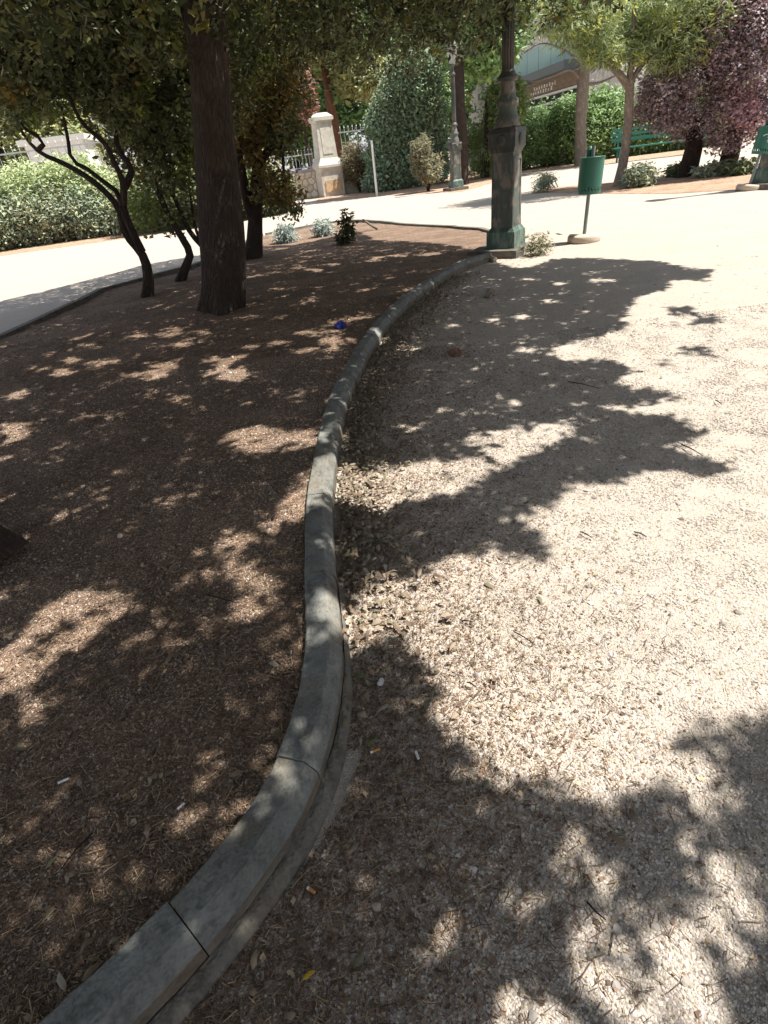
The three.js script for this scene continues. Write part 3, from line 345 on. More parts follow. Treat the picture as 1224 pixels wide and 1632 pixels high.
{ const arc = (r0, a0, a1, y, th) => { const p = []; for (let i = 0; i <= 8; i++) { const a = lerp(a0, a1, i / 8); const u = r0 * Math.cos(a), w = r0 * Math.sin(a) * 0.6, q = th + u / 0.165; p.push(V(Math.sin(q) * 0.168, y + w, Math.cos(q) * 0.168)); } return new THREE.TubeGeometry(new THREE.CatmullRomCurve3(p), 16, 0.006, 6); }; const body = binB.children.find(c => c.name === 'bin_body'); mesh('emblem', mergeGeometries([arc(0.07, 2.9, 0.4, 0.9, -0.45), arc(0.05, 2.8, -0.4, 0.88, -0.1), arc(0.025, 1.5, -1.2, 0.83, -0.35)]), M.white, body); }

// ================================================================ BENCH
{
  const p = G(1062, 253), t = thing('park_bench', 'green slatted park bench against the hedge in the shade', 'bench', V(p.x + 0.3, 0, p.z - 1.5), -0.2);
  const W = 3.9; for (let i = 0; i < 4; i++) { const m = mesh('seat_slat', box(W, 0.045, 0.13, 0, 0.55, -0.05 + i * 0.15), M.bench, t); } for (const [y, h] of [[0.85, 0.14], [1.05, 0.12], [1.22, 0.1]]) mesh('back_slat', box(W, h, 0.04, 0, y, -0.22 - (y - 0.8) * 0.15), M.bench, t);
  for (const x of [-W / 2 + 0.3, W / 2 - 0.3]) { mesh('leg', box(0.07, 0.53, 0.06, x, 0.26, 0.36), M.bench, t); mesh('leg', mergeGeometries([box(0.07, 0.53, 0.06, x, 0.26, -0.14), box(0.07, 0.7, 0.05).rotateX(-0.15).translate(x, 0.88, -0.25)]), M.bench, t); }
}

// ================================================================ PILLAR, WALLS, RAILINGS
const PZ = G(530, 313).z, PC = G(528, 313);
{
  const t = thing('stone_pillar', 'pale stone gate pillar with panelled shaft and moulded cap', 'pillar', V(PC.x, 0, PC.z - 0.5), 0.35); const B = (w, h, y) => uvm(box(w, h, w, 0, y + h / 2, 0)); const tp = (w0, w1, y, h) => uvm(new THREE.CylinderGeometry(w1 / Math.SQRT2, w0 / Math.SQRT2, h, 4, 1).rotateY(Math.PI / 4).translate(0, y + h / 2, 0));
  mesh('base_block', B(1.12, 1.2, -0.05), M.stone, t); mesh('base_panel', uvm(box(0.8, 0.5, 0.05, 0, 0.45, 0.57)), std({ map: rubMap, color: C(0.95, 0.72, 0.5) }), t); mesh('base_panel', uvm(box(0.05, 0.5, 0.8, 0.57, 0.45, 0)), std({ map: rubMap, color: C(0.95, 0.72, 0.5) }), t); mesh('base_moulding', mergeGeometries([tp(1.12, 1.28, 1.15, 0.08), B(1.28, 0.1, 1.23), tp(1.25, 0.92, 1.33, 0.28)]), M.stone, t);
  mesh('shaft', tp(0.9, 0.76, 1.61, 1.42), M.stone, t);
  for (let k = 0; k < 4; k++) mesh('shaft_panel', uvm(new THREE.BoxGeometry(0.5, 1.05, 0.04).rotateX(-0.05).translate(0, 2.3, 0.415).rotateY(k * Math.PI / 2)), M.stone, t);
  mesh('cap', mergeGeometries([tp(0.76, 0.9, 3.03, 0.08), B(0.94, 0.14, 3.11), tp(0.9, 0.5, 3.25, 0.16)]), M.stone, t);
}
// rubble wall: each stone a piece, cut as a cell of a jittered grid
function cellStones(w, h, n, m, seed, gap, depth) {
  const r = rng(seed), P = []; for (let j = 0; j < m; j++) for (let i = 0; i < n; i++) P.push([(i + 0.5 + (j % 2 ? 0.25 : -0.25) + (r() - 0.5) * 0.55) / n * w, (j + 0.5 + (r() - 0.5) * 0.5) / m * h]); const out = [];
  for (const c of P) { let poly = [[0, 0], [w, 0], [w, h], [0, h]]; for (const o of P) { if (o === c || Math.hypot(o[0] - c[0], o[1] - c[1]) > 4 * w / n) continue; const nx = o[0] - c[0], ny = o[1] - c[1], mx = (o[0] + c[0]) / 2, my = (o[1] + c[1]) / 2, q = []; for (let i = 0; i < poly.length; i++) { const a = poly[i], b = poly[(i + 1) % poly.length], da = (a[0] - mx) * nx + (a[1] - my) * ny, db = (b[0] - mx) * nx + (b[1] - my) * ny; if (da <= 0) q.push(a); if ((da < 0) !== (db < 0)) { const k = da / (da - db); q.push([lerp(a[0], b[0], k), lerp(a[1], b[1], k)]); } } poly = q; if (q.length < 3) break; } if (poly.length < 3) continue;
    const cx = poly.reduce((s, p) => s + p[0], 0) / poly.length, cy = poly.reduce((s, p) => s + p[1], 0) / poly.length, pos = [cx, cy, depth * (0.9 + 0.5 * r())], idx = [], k = poly.length; const sh = (p, f) => { const d = Math.hypot(p[0] - cx, p[1] - cy), g = Math.max(0.2, 1 - gap * f / d); return [cx + (p[0] - cx) * g, cy + (p[1] - cy) * g]; };
    for (const [f, z] of [[1, 0], [1.3, depth * 0.6], [3, depth]]) poly.forEach(p => pos.push(...sh(p, f), z)); for (let i = 0; i < k; i++) { const j = (i + 1) % k; for (const l of [0, 1]) { const a = 1 + l * k; idx.push(a + i, a + j, a + k + i, a + j, a + k + j, a + k + i); } idx.push(1 + 2 * k + i, 1 + 2 * k + j, 0); }
    const uv = []; for (let i = 0; i < pos.length; i += 3) uv.push(pos[i] + r(), pos[i + 1]); out.push(geoFrom(pos, idx, uv)); }
  return out;
}
const stoneTints = [C(1, 0.98, 0.94), C(0.85, 0.8, 0.72), C(1.1, 1.06, 1), C(0.95, 0.85, 0.72)].map(c => std({ map: rubMap, color: c, bumpMap: concBump, bumpScale: 0.008 }));
function railing(parent, x0, x1, y0, y1, z, step) { for (const y of [y0 + 0.06, y1 - 0.18]) mesh('rail', box(x1 - x0, 0.05, 0.04, (x0 + x1) / 2, y, z), M.railing, parent); for (let x = x0 + step / 2; x < x1; x += step) { const g = mergeGeometries([new THREE.CylinderGeometry(0.013, 0.013, y1 - y0, 6).translate(x, (y0 + y1) / 2, z).toNonIndexed(), new THREE.ConeGeometry(0.03, 0.1, 6).translate(x, y1 + 0.04, z).toNonIndexed()]); mesh('bar', g, M.railing, parent); } }
{
  const L = 5.2, w = thing('rubble_wall', 'white rubble stone wall topped with an iron railing left of the pillar', 'wall', V(PC.x - 0.65 - L, 0, PC.z - 0.55), 0.02);
  mesh('wall_core', uvm(box(L, 1.18, 0.4, L / 2, 0.59, -0.2)), std({ map: rubMap, color: C(0.75, 0.7, 0.62) }), w); const r = rng(8); cellStones(L, 1.14, 17, 4, 9, 0.018, 0.06).forEach(g => mesh('stone', g, stoneTints[Math.floor(r() * 4)], w)); mesh('coping', uvm(box(L, 0.09, 0.5, L / 2, 1.225, -0.2)), std({ color: C(0.3, 0.27, 0.31) }), w); railing(w, 0, L, 1.27, 2.05, -0.2, 0.17);
  const R = 3.0, w2 = thing('plaster_wall', 'low grey green plaster wall with railing right of the pillar', 'wall', V(PC.x + 0.55, 0, PC.z - 0.7), 0.0);
  mesh('wall_core', uvm(box(R, 1.5, 0.3, R / 2, 0.75, 0)), M.render, w2); mesh('coping', uvm(box(R, 0.07, 0.42, R / 2, 1.535, 0)), std({ map: rubMap, color: C(1, 0.85, 0.72) }), w2); railing(w2, 0.2, R, 1.57, 2.75, -0.05, 0.2);
  const f = thing('iron_fence', 'pale iron railing on a low wall above the leafy hedge', 'fence', V(-27, 0, -27.5), 0.0); mesh('wall_core', uvm(box(19, 2.0, 0.35, 9.5, 1.0, 0)), M.render, f); railing(f, 0, 19, 2.0, 3.3, 0, 0.3);
  const pp = G(601, 313); const post = thing('marker_post', 'thin white post standing at the end of the plaster wall', 'post', pp); mesh('post_shaft', cyl(0.05, 0.045, 1.95, -0.02, 10), M.white, post); mesh('post_cap', lathe([[0.055, 1.93], [0.055, 1.96], [0.001, 2.0]], 10), M.white, post);
}

// ================================================================ SHRUBS, HEDGES AND TREES BEYOND
function shrub(name, label, cat, group, geo, mat, list, seed, stems, hole = 0.3, scale = 1, tones, bark = M.bark) { const t = thing(name, label, cat, V(0, 0, 0), 0, group); (stems || []).forEach((s, i) => mesh('stem', limbGeo(s.p, s.r, 6, seed + i), bark, t)); foliage('foliage', geo, mat, blobs(list, seed, scale, hole, 1.3, tones), t); return t; }
const stemsAt = (b, h, n, sp, r0, seed) => { const r = rng(seed); return Array.from({ length: n }, () => { const a = r() * 6.283, k = sp * r(); return { p: [V(b.x + (r() - .5) * .1, -0.03, b.z + (r() - .5) * .1), V(b.x + Math.cos(a) * k * 0.4, h * 0.45, b.z + Math.sin(a) * k * 0.4), V(b.x + Math.cos(a) * k, h * (0.8 + .2 * r()), b.z + Math.sin(a) * k)], r: [r0, r0 * 0.7, r0 * 0.3] }; }); };
{
  // big grey-green hedge left
  const hs = [[-60, 412, 2.0], [40, 396, 1.85], [110, 386, 1.95], [172, 377, 1.3], [-160, 430, 2.0]]; hs.forEach(([x, y, h], i) => { const b = G(x, y); b.z -= 1.4; shrub('oleander_bush', ['rounded grey green bush at the end of the hedge by the path', 'tall grey green bush of the hedge with yellowish crown', 'broad grey green bush in the hedge under the railing', 'smaller grey green bush where the hedge meets the crooked trunk', 'grey green bush at the far end of the hedge'][i], 'bush', 'bushes of the hedge along the path', sprigFar, LM.grey, [[V(b.x, h * 0.5, b.z), V(1.7, h * 0.55, 1.5), 2200], [V(b.x + 0.3, h * 0.95, b.z - 0.2), V(1.3, h * 0.45, 1.3), 900, (r) => { const k = 0.8 + 0.5 * r(); return C(1.12 * k, 1.15 * k, 0.85 * k); }]], 200 + i, stemsAt(b, h * 0.8, 5, 0.9, 0.05, 300 + i), 0.25, 0.58); });
  const pale = G(172, 372); shrub('pale_bush', 'dry pale bush behind the crooked forked trunk', 'bush', null, sprigFar, LM.straw, [[V(pale.x + 0.3, 1.0, pale.z - 1), V(0.9, 1.1, 0.9), 700]], 210, stemsAt(pale, 1.2, 4, 0.5, 0.03, 310), 0.3, 0.6);
  // dark bushes seen behind the crooked trees
  const bb = [[262, 372, 1.9], [330, 362, 1.7], [385, 353, 1.5], [416, 348, 1.7]]; bb.forEach(([x, y, h], i) => { const b = G(x, y); b.z -= 1.5; shrub('garden_bush', ['dark green bush across the path behind the kinked trunk', 'dark green bush across the path behind the thick trunk', 'grey green bush across the path beside the stout small tree', 'dusty straw coloured bush beside the end of the rubble wall'][i], 'bush', 'bushes across the path', sprigFar, i === 3 ? LM.straw : LM.olive, [[V(b.x, h * 0.55, b.z), V(i === 3 ? 0.9 : 1.9, h * 0.6, i === 3 ? 0.8 : 1.4), i === 3 ? 700 : 1300]], 220 + i, stemsAt(b, h, 4, 0.7, 0.04, 320 + i), 0.25, 0.8); });
  // dry shrub, conifers, pale shrub near lamp 2
  const ds = G(574, 307); shrub('dry_shrub', 'bare dry shrub with thin brown twigs before the plaster wall', 'shrub', null, sprigFine, LM.straw, [[V(ds.x, 1.2, ds.z - .2), V(0.85, 0.95, 0.8), 800]], 230, stemsAt(ds, 1.9, 26, 0.9, 0.025, 330), 0.35, 1.2, (r) => { const k = 0.5 + 0.5 * r(); return C(k, 0.85 * k, 0.7 * k); });
  const cz = G(660, 302).z - 2; [[622, 3.6, 1.1], [655, 5.2, 1.35], [690, 4.8, 1.2], [640, 4.4, 1.2]].forEach(([x, h, w], i) => { const c = G(x, 303); const X = Z(x, 303, cz).x; const list = []; for (let k = 0; k < 6; k++) list.push([V(X + (k % 2 - .5) * 0.3, h * (0.12 + 0.15 * k), cz - i * 0.4), V(w * (1 - 0.1 * k), h * 0.17, w * (1 - 0.1 * k)), 520]); shrub('conifer', ['short dense conifer at the end of the plaster wall', 'tallest dense green conifer behind the pale shrub', 'dense grey green conifer beside the slim lamp post', 'dense conifer between its taller neighbours'][i], 'conifer', 'dense conifers behind the slim lamp post', sprigFar, LM.conifer, list, 240 + i, [{ p: [V(X, -0.05, cz - i * 0.4), V(X, h * 0.5, cz - i * 0.4), V(X, h, cz - i * 0.4)], r: [0.16, 0.1, 0.03] }], 0.2, 0.7); });
  const ps = G(683, 305); shrub('pale_shrub', 'yellowish pale shrub in front of the conifers', 'shrub', null, sprigFine, LM.straw, [[V(ps.x, 1.1, ps.z), V(0.6, 0.8, 0.55), 700]], 250, stemsAt(ps, 1.7, 14, 0.6, 0.025, 335), 0.25, 1.3);
  const gs = G(768, 284); shrub('young_shrub', 'bright green young shrub with feathery branches beside the big pedestal', 'shrub', null, sprigFine, LM.lime, [[V(gs.x, 0.65, gs.z), V(0.95, 0.6, 0.9), 700], [V(gs.x, 1.3, gs.z), V(0.4, 0.6, 0.4), 220]], 260, stemsAt(gs, 1.6, 8, 0.5, 0.02, 340), 0.3, 1.2);
  // clipped hedge behind the right side path
  const ht = [[845, 271, 2.4], [878, 266, 2.65], [915, 262, 2.75], [950, 257, 2.9], [985, 252, 2.9], [1025, 247, 2.0], [1065, 242, 2.0], [1105, 237, 2.3], [1150, 232, 2.6]]; ht.forEach(([x, y, h], i) => { const b = G(x, y); b.z -= 1.2; shrub('hedge_shrub', ['glossy hedge shrub nearest the big lamp pedestal', 'glossy hedge shrub with light sprays left of the wooden stump', 'glossy hedge shrub behind the pole straight trunk', 'glossy hedge shrub behind the nearer waste bin', 'glossy hedge shrub behind the pale slender trunk', 'shaded hedge shrub at one end of the green bench', 'shaded hedge shrub behind the green bench', 'shaded hedge shrub behind the leaning plum trunk', 'shaded hedge shrub at the end of the row by the plum trees'][i], 'hedge', 'shrubs of the glossy hedge', sprigFar, LM.fresh, [[V(b.x, h * 0.5, b.z), V(1.35, h * 0.55, 1.1), 1500]], 270 + i, stemsAt(b, h * 0.8, 4, 0.6, 0.05, 350 + i), 0.22, 0.75, (r) => { const k = 0.6 + 0.7 * r(); return C(k, k, k); }); });
  const low = G(1002, 300); shrub('low_shrub', 'low grey green shrub at the foot of the pale slender trunk', 'shrub', null, sprigA, LM.grey, [[V(low.x + 0.25, 0.22, low.z), V(0.42, 0.3, 0.35), 420]], 281, stemsAt(low, 0.35, 5, 0.3, 0.012, 360), 0.15, 1.1);
  const tuft = G(868, 306); shrub('grass_tuft', 'grey grassy tuft on the soil strip beyond the lamp', 'plant', null, sprigFine, LM.grey, [[V(tuft.x, 0.2, tuft.z), V(0.3, 0.28, 0.25), 130]], 282, null, 0.1, 1);
  // slender trees right
  let z = G(985, 297).z; const T = (pts, zz) => pts.map(p => Z(p[0], p[1], zz)); let b = G(985, 297); b.y = -0.04;
  const light = (r) => { const k = 0.7 + 0.7 * r(), w = r(); return w < 0.25 ? C(1.5 * k, 1.3 * k, 0.6 * k) : C(k, k, k); };
  const st = tree('slender_tree', 'slender pale trunked tree with feathery light green crown', 'tree', null, [{ p: [b, ...T([[993, 260], [1000, 200], [1003, 145], [1004, 128]], z)], r: [0.14, 0.125, 0.115, 0.105, 0.095], flare: 0.2 }, { p: T([[1003, 140], [990, 122], [975, 105], [955, 60], [940, 10]], z), r: [0.1, 0.085, 0.07, 0.05, 0.02] }, { p: T([[1004, 135], [1018, 110], [1035, 90], [1060, 40], [1075, -20]], z), r: [0.08, 0.06, 0.05, 0.04, 0.02] }, { p: T([[1004, 130], [1006, 90], [1010, 40], [1010, -30]], z), r: [0.09, 0.07, 0.05, 0.02] }], M.barkPale, 120);
  foliage('crown', sprigFine, leafMat(0.3, 0.37, 0.17, 0.4), blobs([[Z(980, 40, z), V(1.3, 0.6, 1.2), 620], [Z(1060, 40, z), V(1.5, 0.8, 1.3), 850], [Z(1020, -10, z), V(2.6, 0.9, 2), 1500], [Z(1085, 80, z + .3), V(0.7, 0.45, 0.7), 420], [Z(965, 75, z + .3), V(0.6, 0.35, 0.6), 240], [Z(930, 10, z), V(1.0, 0.6, 1), 500]], 121, 1.25, 0.42, 1.1, light), st);
  b = G(925, 264); b.y = -0.04; z = b.z; const st2 = tree('straight_tree', 'straight grey trunked tree with bare side branches behind the bin', 'tree', null, [{ p: [b, ...T([[925, 200], [929, 140], [932, 80], [936, 0], [938, -80]], z)], r: [0.29, 0.26, 0.24, 0.22, 0.2, 0.16] }, { p: T([[929, 132], [908, 112], [880, 122], [850, 130], [835, 128]], z), r: [0.08, 0.06, 0.05, 0.035, 0.015] }, { p: T([[930, 135], [955, 132], [978, 122], [1000, 110]], z), r: [0.07, 0.05, 0.04, 0.02] }, { p: T([[930, 100], [890, 75], [860, 70], [835, 85]], z), r: [0.05, 0.04, 0.03, 0.012] }], M.barkPale, 130);
  foliage('crown', sprigFar, LM.olive, blobs([[Z(930, -40, z), V(5, 1.6, 3), 1600], [Z(985, 60, z), V(1.6, 0.9, 1.5), 200]], 131, 1, 0.45, 0.7), st2);
  // plum trees
  const plumTone = (r, p) => { const k = 0.6 + 0.8 * r(), w = r(); return vn(p.x * 1.1 + 7, p.y * 1.3 + p.z) > 0.68 ? C(1.6 * k, 1.5 * k, 1.45 * k) : w < 0.3 ? C(1.7 * k, 2.2 * k, 2.1 * k) : w < 0.4 ? C(0.9 * k, 1.3 * k, 0.6 * k) : C(k, k, k); };
  b = G(1092, 282); b.y = -0.04; z = b.z; const p1 = tree('plum_tree', 'purple leaved plum tree with leaning trunk beside the bench', 'tree', 'purple leaved plum trees', [{ p: [b, ...T([[1100, 255], [1106, 225], [1103, 195], [1092, 160], [1080, 120]], z)], r: [0.24, 0.21, 0.2, 0.17, 0.12, 0.05], flare: 0.25 }, { p: T([[1106, 215], [1125, 185], [1140, 150], [1150, 100]], z), r: [0.12, 0.1, 0.07, 0.03] }, { p: T([[1104, 205], [1075, 180], [1055, 160]], z), r: [0.09, 0.07, 0.03] }], M.bark, 140);
  foliage('crown', sprigBig, LM.purple, blobs([[Z(1080, 150, z), V(1.1, 0.75, 1), 1000], [Z(1120, 110, z), V(1.3, 0.9, 1.2), 1300], [Z(1140, 180, z), V(1.0, 0.6, 0.9), 750], [Z(1085, 185, z + .4), V(0.6, 0.3, 0.6), 150], [Z(1150, 60, z), V(1.4, 0.9, 1.2), 1200]], 141, 0.95, 0.5, 1.6, plumTone), p1);
  b = G(1158, 276); b.y = -0.04; z = b.z; const p2 = tree('plum_tree', 'taller purple leaved plum tree behind the farther waste bin', 'tree', 'purple leaved plum trees', [{ p: [b, ...T([[1165, 245], [1172, 210], [1178, 160], [1185, 100]], z)], r: [0.26, 0.23, 0.2, 0.15, 0.06], flare: 0.25 }, { p: T([[1170, 225], [1195, 190], [1215, 150]], z), r: [0.12, 0.1, 0.04] }, { p: T([[1170, 220], [1155, 190], [1150, 150]], z), r: [0.1, 0.08, 0.03] }], M.bark, 150);
  foliage('crown', sprigBig, LM.purple, blobs([[Z(1195, 100, z), V(1.6, 1.2, 1.3), 1900], [Z(1215, 30, z), V(1.7, 1.2, 1.3), 1900], [Z(1185, 185, z + .3), V(1.1, 0.7, 1), 1000], [Z(1205, 215, z + .2), V(0.5, 0.4, 0.5), 160], [Z(1165, 40, z), V(1.2, 1, 1), 900]], 151, 0.95, 0.5, 1.6, plumTone), p2);
  [[1080, 281], [1130, 282], [1175, 279]].forEach(([x, y], i) => { const q = G(x, y); shrub('ground_plant', ['small leafy plant at the foot of the leaning plum trunk', 'pale low plant between the two plum trunks', 'leafy sprouts at the foot of the taller plum'][i], 'plant', 'low plants under the plum trees', sprigA, i === 1 ? LM.grey : LM.olive, [[V(q.x, 0.15, q.z), V(0.4, 0.2, 0.3), 130]], 290 + i, null, 0.1, 1.5); });
  const stp = G(893, 263), stump = thing('tree_stump', 'pale cut wooden stump in front of the hedge', 'stump', stp); mesh('stump_wood', lathe([[0.001, 0], [0.32, 0], [0.26, 0.3], [0.24, 1.1], [0.2, 1.18], [0.001, 1.15]], 12), M.barkPale, stump);

  // ---- trees and buildings beyond
  const far = (name, label, x, y, zz, trunk, list, mat, geo, seed, group, bark = M.bark, scale = 1, hole = 0.34, tones) => { const t = tree(name, label, 'tree', group, trunk, bark, seed); foliage('crown', geo, mat, blobs(list, seed, scale, hole, 0.6, tones), t); return t; };
  const vt = (x, zz, h, r0, lean = 0) => [{ p: [V(x, -0.05, zz), V(x + lean * 0.3, h * 0.3, zz), V(x + lean * 0.6, h * 0.65, zz), V(x + lean, h, zz)], r: [r0, r0 * 0.85, r0 * 0.7, r0 * 0.3] }];
  const px = Z(545, 260, -42).x; far('pine_tree', 'pine with thick red brown trunk behind the stone pillar', 0, 0, 0, vt(px, -42, 8, 0.36, -0.5), [[V(px - 1, 8, -42), V(5, 1.8, 4), 2400], [V(px + 2.5, 5.4, -41), V(2.6, 1.0, 2), 900], [V(px - 4, 6.5, -41), V(2.6, 1.4, 2), 900], [V(px + 5, 8, -44), V(4, 2, 3), 1200]], LM.pine, sprigFar, 400, 'pines beyond the park wall', M.barkRed, 1.5);
  [[-34, -52, 'hazy pine beyond the railing at the end of the hedge'], [-22, -46, 'spreading pine beyond the railing above the hedge'], [-11, -50, 'spreading pine beyond the railing behind the crooked trees']].forEach(([x, zz, lab], i) => far('pine_tree', lab, 0, 0, 0, vt(x, zz, 7, 0.4), [[V(x, 6.5, zz), V(6, 3, 4), 2600], [V(x + 3, 4, zz + 1), V(4, 2.2, 3), 1500], [V(x - 3, 9.5, zz), V(6, 2.4, 4), 1800]], LM.pine, sprigFar, 410 + i, 'pines beyond the park wall', M.bark, 1.7));
  const rd = Z(483, 190, -36); far('red_tree', 'reddish leaved small tree beside the stone pillar', 0, 0, 0, vt(rd.x, -36, 4, 0.15), [[V(rd.x, 4.4, -36), V(0.9, 1.3, 0.9), 500]], leafMat(0.26, 0.1, 0.07, 0.4), sprigFar, 420, null, M.bark, 0.7);
  const gt = Z(738, 250, -27); far('broadleaf_tree', 'straight trunk tree with deep green crown behind the slim lamp', 0, 0, 0, vt(gt.x, -27, 8, 0.24, -0.2), [[V(gt.x + 1, 4.9, -28), V(1.8, 1.3, 1.6), 1500], [V(gt.x + 1.2, 7, -28), V(3, 1.8, 2), 1900], [V(gt.x - 1.6, 6.4, -28), V(2, 1.5, 1.6), 1200]], LM.fresh, sprigFar, 430, 'green trees behind the lamp posts', M.bark, 0.95);
  const lt = Z(775, 215, -30); far('broadleaf_tree', 'sunlit lime green tree low behind the big lamp post', 0, 0, 0, vt(lt.x, -30, 3, 0.12), [[V(lt.x, 2.6, -30), V(1.7, 1.3, 1.4), 1500], [V(lt.x - 1.5, 2, -31), V(1.2, 1.6, 1), 700]], LM.lime, sprigFar, 440, 'green trees behind the lamp posts', M.bark, 0.8);
  [[6, -62], [18, -66], [-4, -64], [30, -64], [42, -58]].forEach(([x, zz], i) => far('park_wood_tree', ['tall green tree far beyond the wall behind the conifers', 'tall green tree far beyond the hedge by the building', 'tall green tree far beyond the stone pillar', 'tall green tree above the pale building', 'tall green tree far behind the plum trees'][i], 0, 0, 0, vt(x, zz, 9, 0.4), [[V(x, 10, zz), V(7, 5, 4), 2200], [V(x + 2, 5, zz), V(5.5, 3.5, 3), 1500]], i % 2 ? LM.olive : LM.fresh, sprigFar, 450 + i, 'tall trees far beyond the wall', M.bark, 2.2));
}
// pale building beyond the hedge
{
  const p0 = Z(830, 134, -52), d1 = ray(925, 99), p1 = V(0, EYE, 0).addScaledVector(d1, (p0.y - EYE) / d1.y), H0 = p0.y - EYE, ang = Math.atan2(-(p1.z - p0.z), p1.x - p0.x), HY = k => EYE + H0 * k;
  const t = thing('street_building', 'pale building with glass front and brown shop fascia beyond the hedge', 'building', V(p0.x, 0, p0.z), ang), FL = Math.hypot(p1.x - p0.x, p1.z - p0.z);
  const bar = (n, x0, x1, k0, k1, zf, th, m) => mesh(n, uvm(box(x1 - x0, HY(k1) - HY(k0), th, (x0 + x1) / 2, (HY(k0) + HY(k1)) / 2, zf)), m, t);
  const dark = std({ color: C(0.05, 0.05, 0.06), roughness: 0.25 }), glass = new THREE.MeshPhysicalMaterial({ color: C(0.5, 0.68, 0.7), roughness: 0.12, metalness: 0.1 }), brown = std({ map: rubMap, color: C(0.42, 0.33, 0.28) });
  mesh('wall', uvm(box(FL + 22, HY(2.2), 9, FL / 2 - 6, HY(2.2) / 2, -4.55)), std({ map: rubMap, color: C(1.1, 1.1, 1.2) }), t); bar('canopy_band', -8, FL, 0.93, 1.06, 0.5, 1.1, std({ color: C(0.16, 0.18, 0.19) })); bar('fascia', -8, FL, 0.69, 0.9, 0.02, 0.15, brown); bar('sill_band', -8, FL + 0.3, 0.645, 0.68, 0.08, 0.3, M.white); bar('sill_band', -8, FL + 0.3, 0.5, 0.53, 0.08, 0.3, M.white);
  for (let i = 0; i < 8; i++) { const x0 = -7.5 + i * (FL + 7.5) / 8, x1 = x0 + (FL + 7.5) / 8 - 0.12; bar('window', x0, x1, 1.08, 1.5, 0.0, 0.1, glass); bar('shop_window', x0, x1, 0.54, 0.64, 0.0, 0.1, dark); bar('shop_window', x0, x1, 0.1, 0.49, 0.0, 0.1, dark); }
  const lr = rng(61); for (let row = 0; row < 2; row++) for (let i = 0; i < 9; i++) { const x = FL * (0.3 + row * -0.06 + i * 0.045), k = row ? 0.72 : 0.79; bar('sign_letter', x, x + FL * 0.012 * (1 + lr()), k + 0.005 * lr(), k + 0.045 + 0.02 * lr(), 0.11, 0.03, M.white); }
  const w = thing('white_house', 'bright white house wall glimpsed beyond the railing and hedge', 'building', V(-17.2, 0, -44), 0.1); mesh('wall', uvm(box(3.4, 4.2, 6, 0, 2.1, 0)), M.white, w); mesh('roof', box(3.9, 0.3, 6.6, 0, 4.35, 0), std({ color: C(0.6, 0.58, 0.55) }), w); for (let i = 0; i < 2; i++) mesh('window', box(0.7, 1.1, 0.08, -0.8 + i * 1.6, 1.6, 3.02), std({ color: C(0.12, 0.15, 0.18), roughness: 0.2 }), w);
}

// ================================================================ SMALL PLANTS IN THE BED
{
  [[457, 384], [516, 375]].forEach(([x, y], i) => { const b = G(x, y, BED); shrub('lavender_tuft', ['silvery lavender tuft nearest the stout small tree', 'silvery lavender tuft farther along the sunlit edging'][i], 'plant', 'silvery tufts in the bed', sprigFine, leafMat(0.34, 0.4, 0.36, 0.2), [[V(b.x, BED + 0.13, b.z), V(0.2, 0.16, 0.2), 120]], 500 + i, null, 0.05, 0.9); });
  const s = G(550, 386, BED), stems = [[553, 386, 556, 350], [545, 386, 548, 368], [558, 384, 562, 355]].map(a => ({ p: [G(a[0], a[1], BED), Z((a[0] + a[2]) / 2 + 1, (a[1] + a[3]) / 2, s.z), Z(a[2], a[3], s.z)], r: [0.012, 0.01, 0.005] })); const t = thing('sapling', 'dark leafy sapling on the sunlit tip of the bed', 'sapling'); stems.forEach((q, i) => mesh('stem', limbGeo(q.p, q.r, 6, 510 + i), M.bark, t)); foliage('foliage', sprigA, LM.dark, blobs([[Z(554, 362, s.z), V(0.1, 0.3, 0.1), 45], [Z(545, 378, s.z), V(0.12, 0.15, 0.1), 35]], 511, 1.1, 0.05), t);
  const k0 = G(577, 349, 0.45), k1 = G(602, 365, BED); const sk = thing('fallen_branch', 'grey stick propped on the edging of the sunlit bed tip', 'branch'); mesh('branch_wood', limbGeo([Z(578, 350, k1.z + 0.05), Z(590, 358, k1.z), k1], [0.022, 0.025, 0.028], 7, 520), M.barkPale, sk);
  const w = G(852, 408); shrub('weed_clump', 'dry yellow weeds at the foot of the iron pedestal', 'plant', null, sprigFine, LM.straw, [[V(w.x + 0.05, 0.12, w.z - 0.05), V(0.14, 0.11, 0.12), 70]], 530, null, 0.05, 0.6);
}

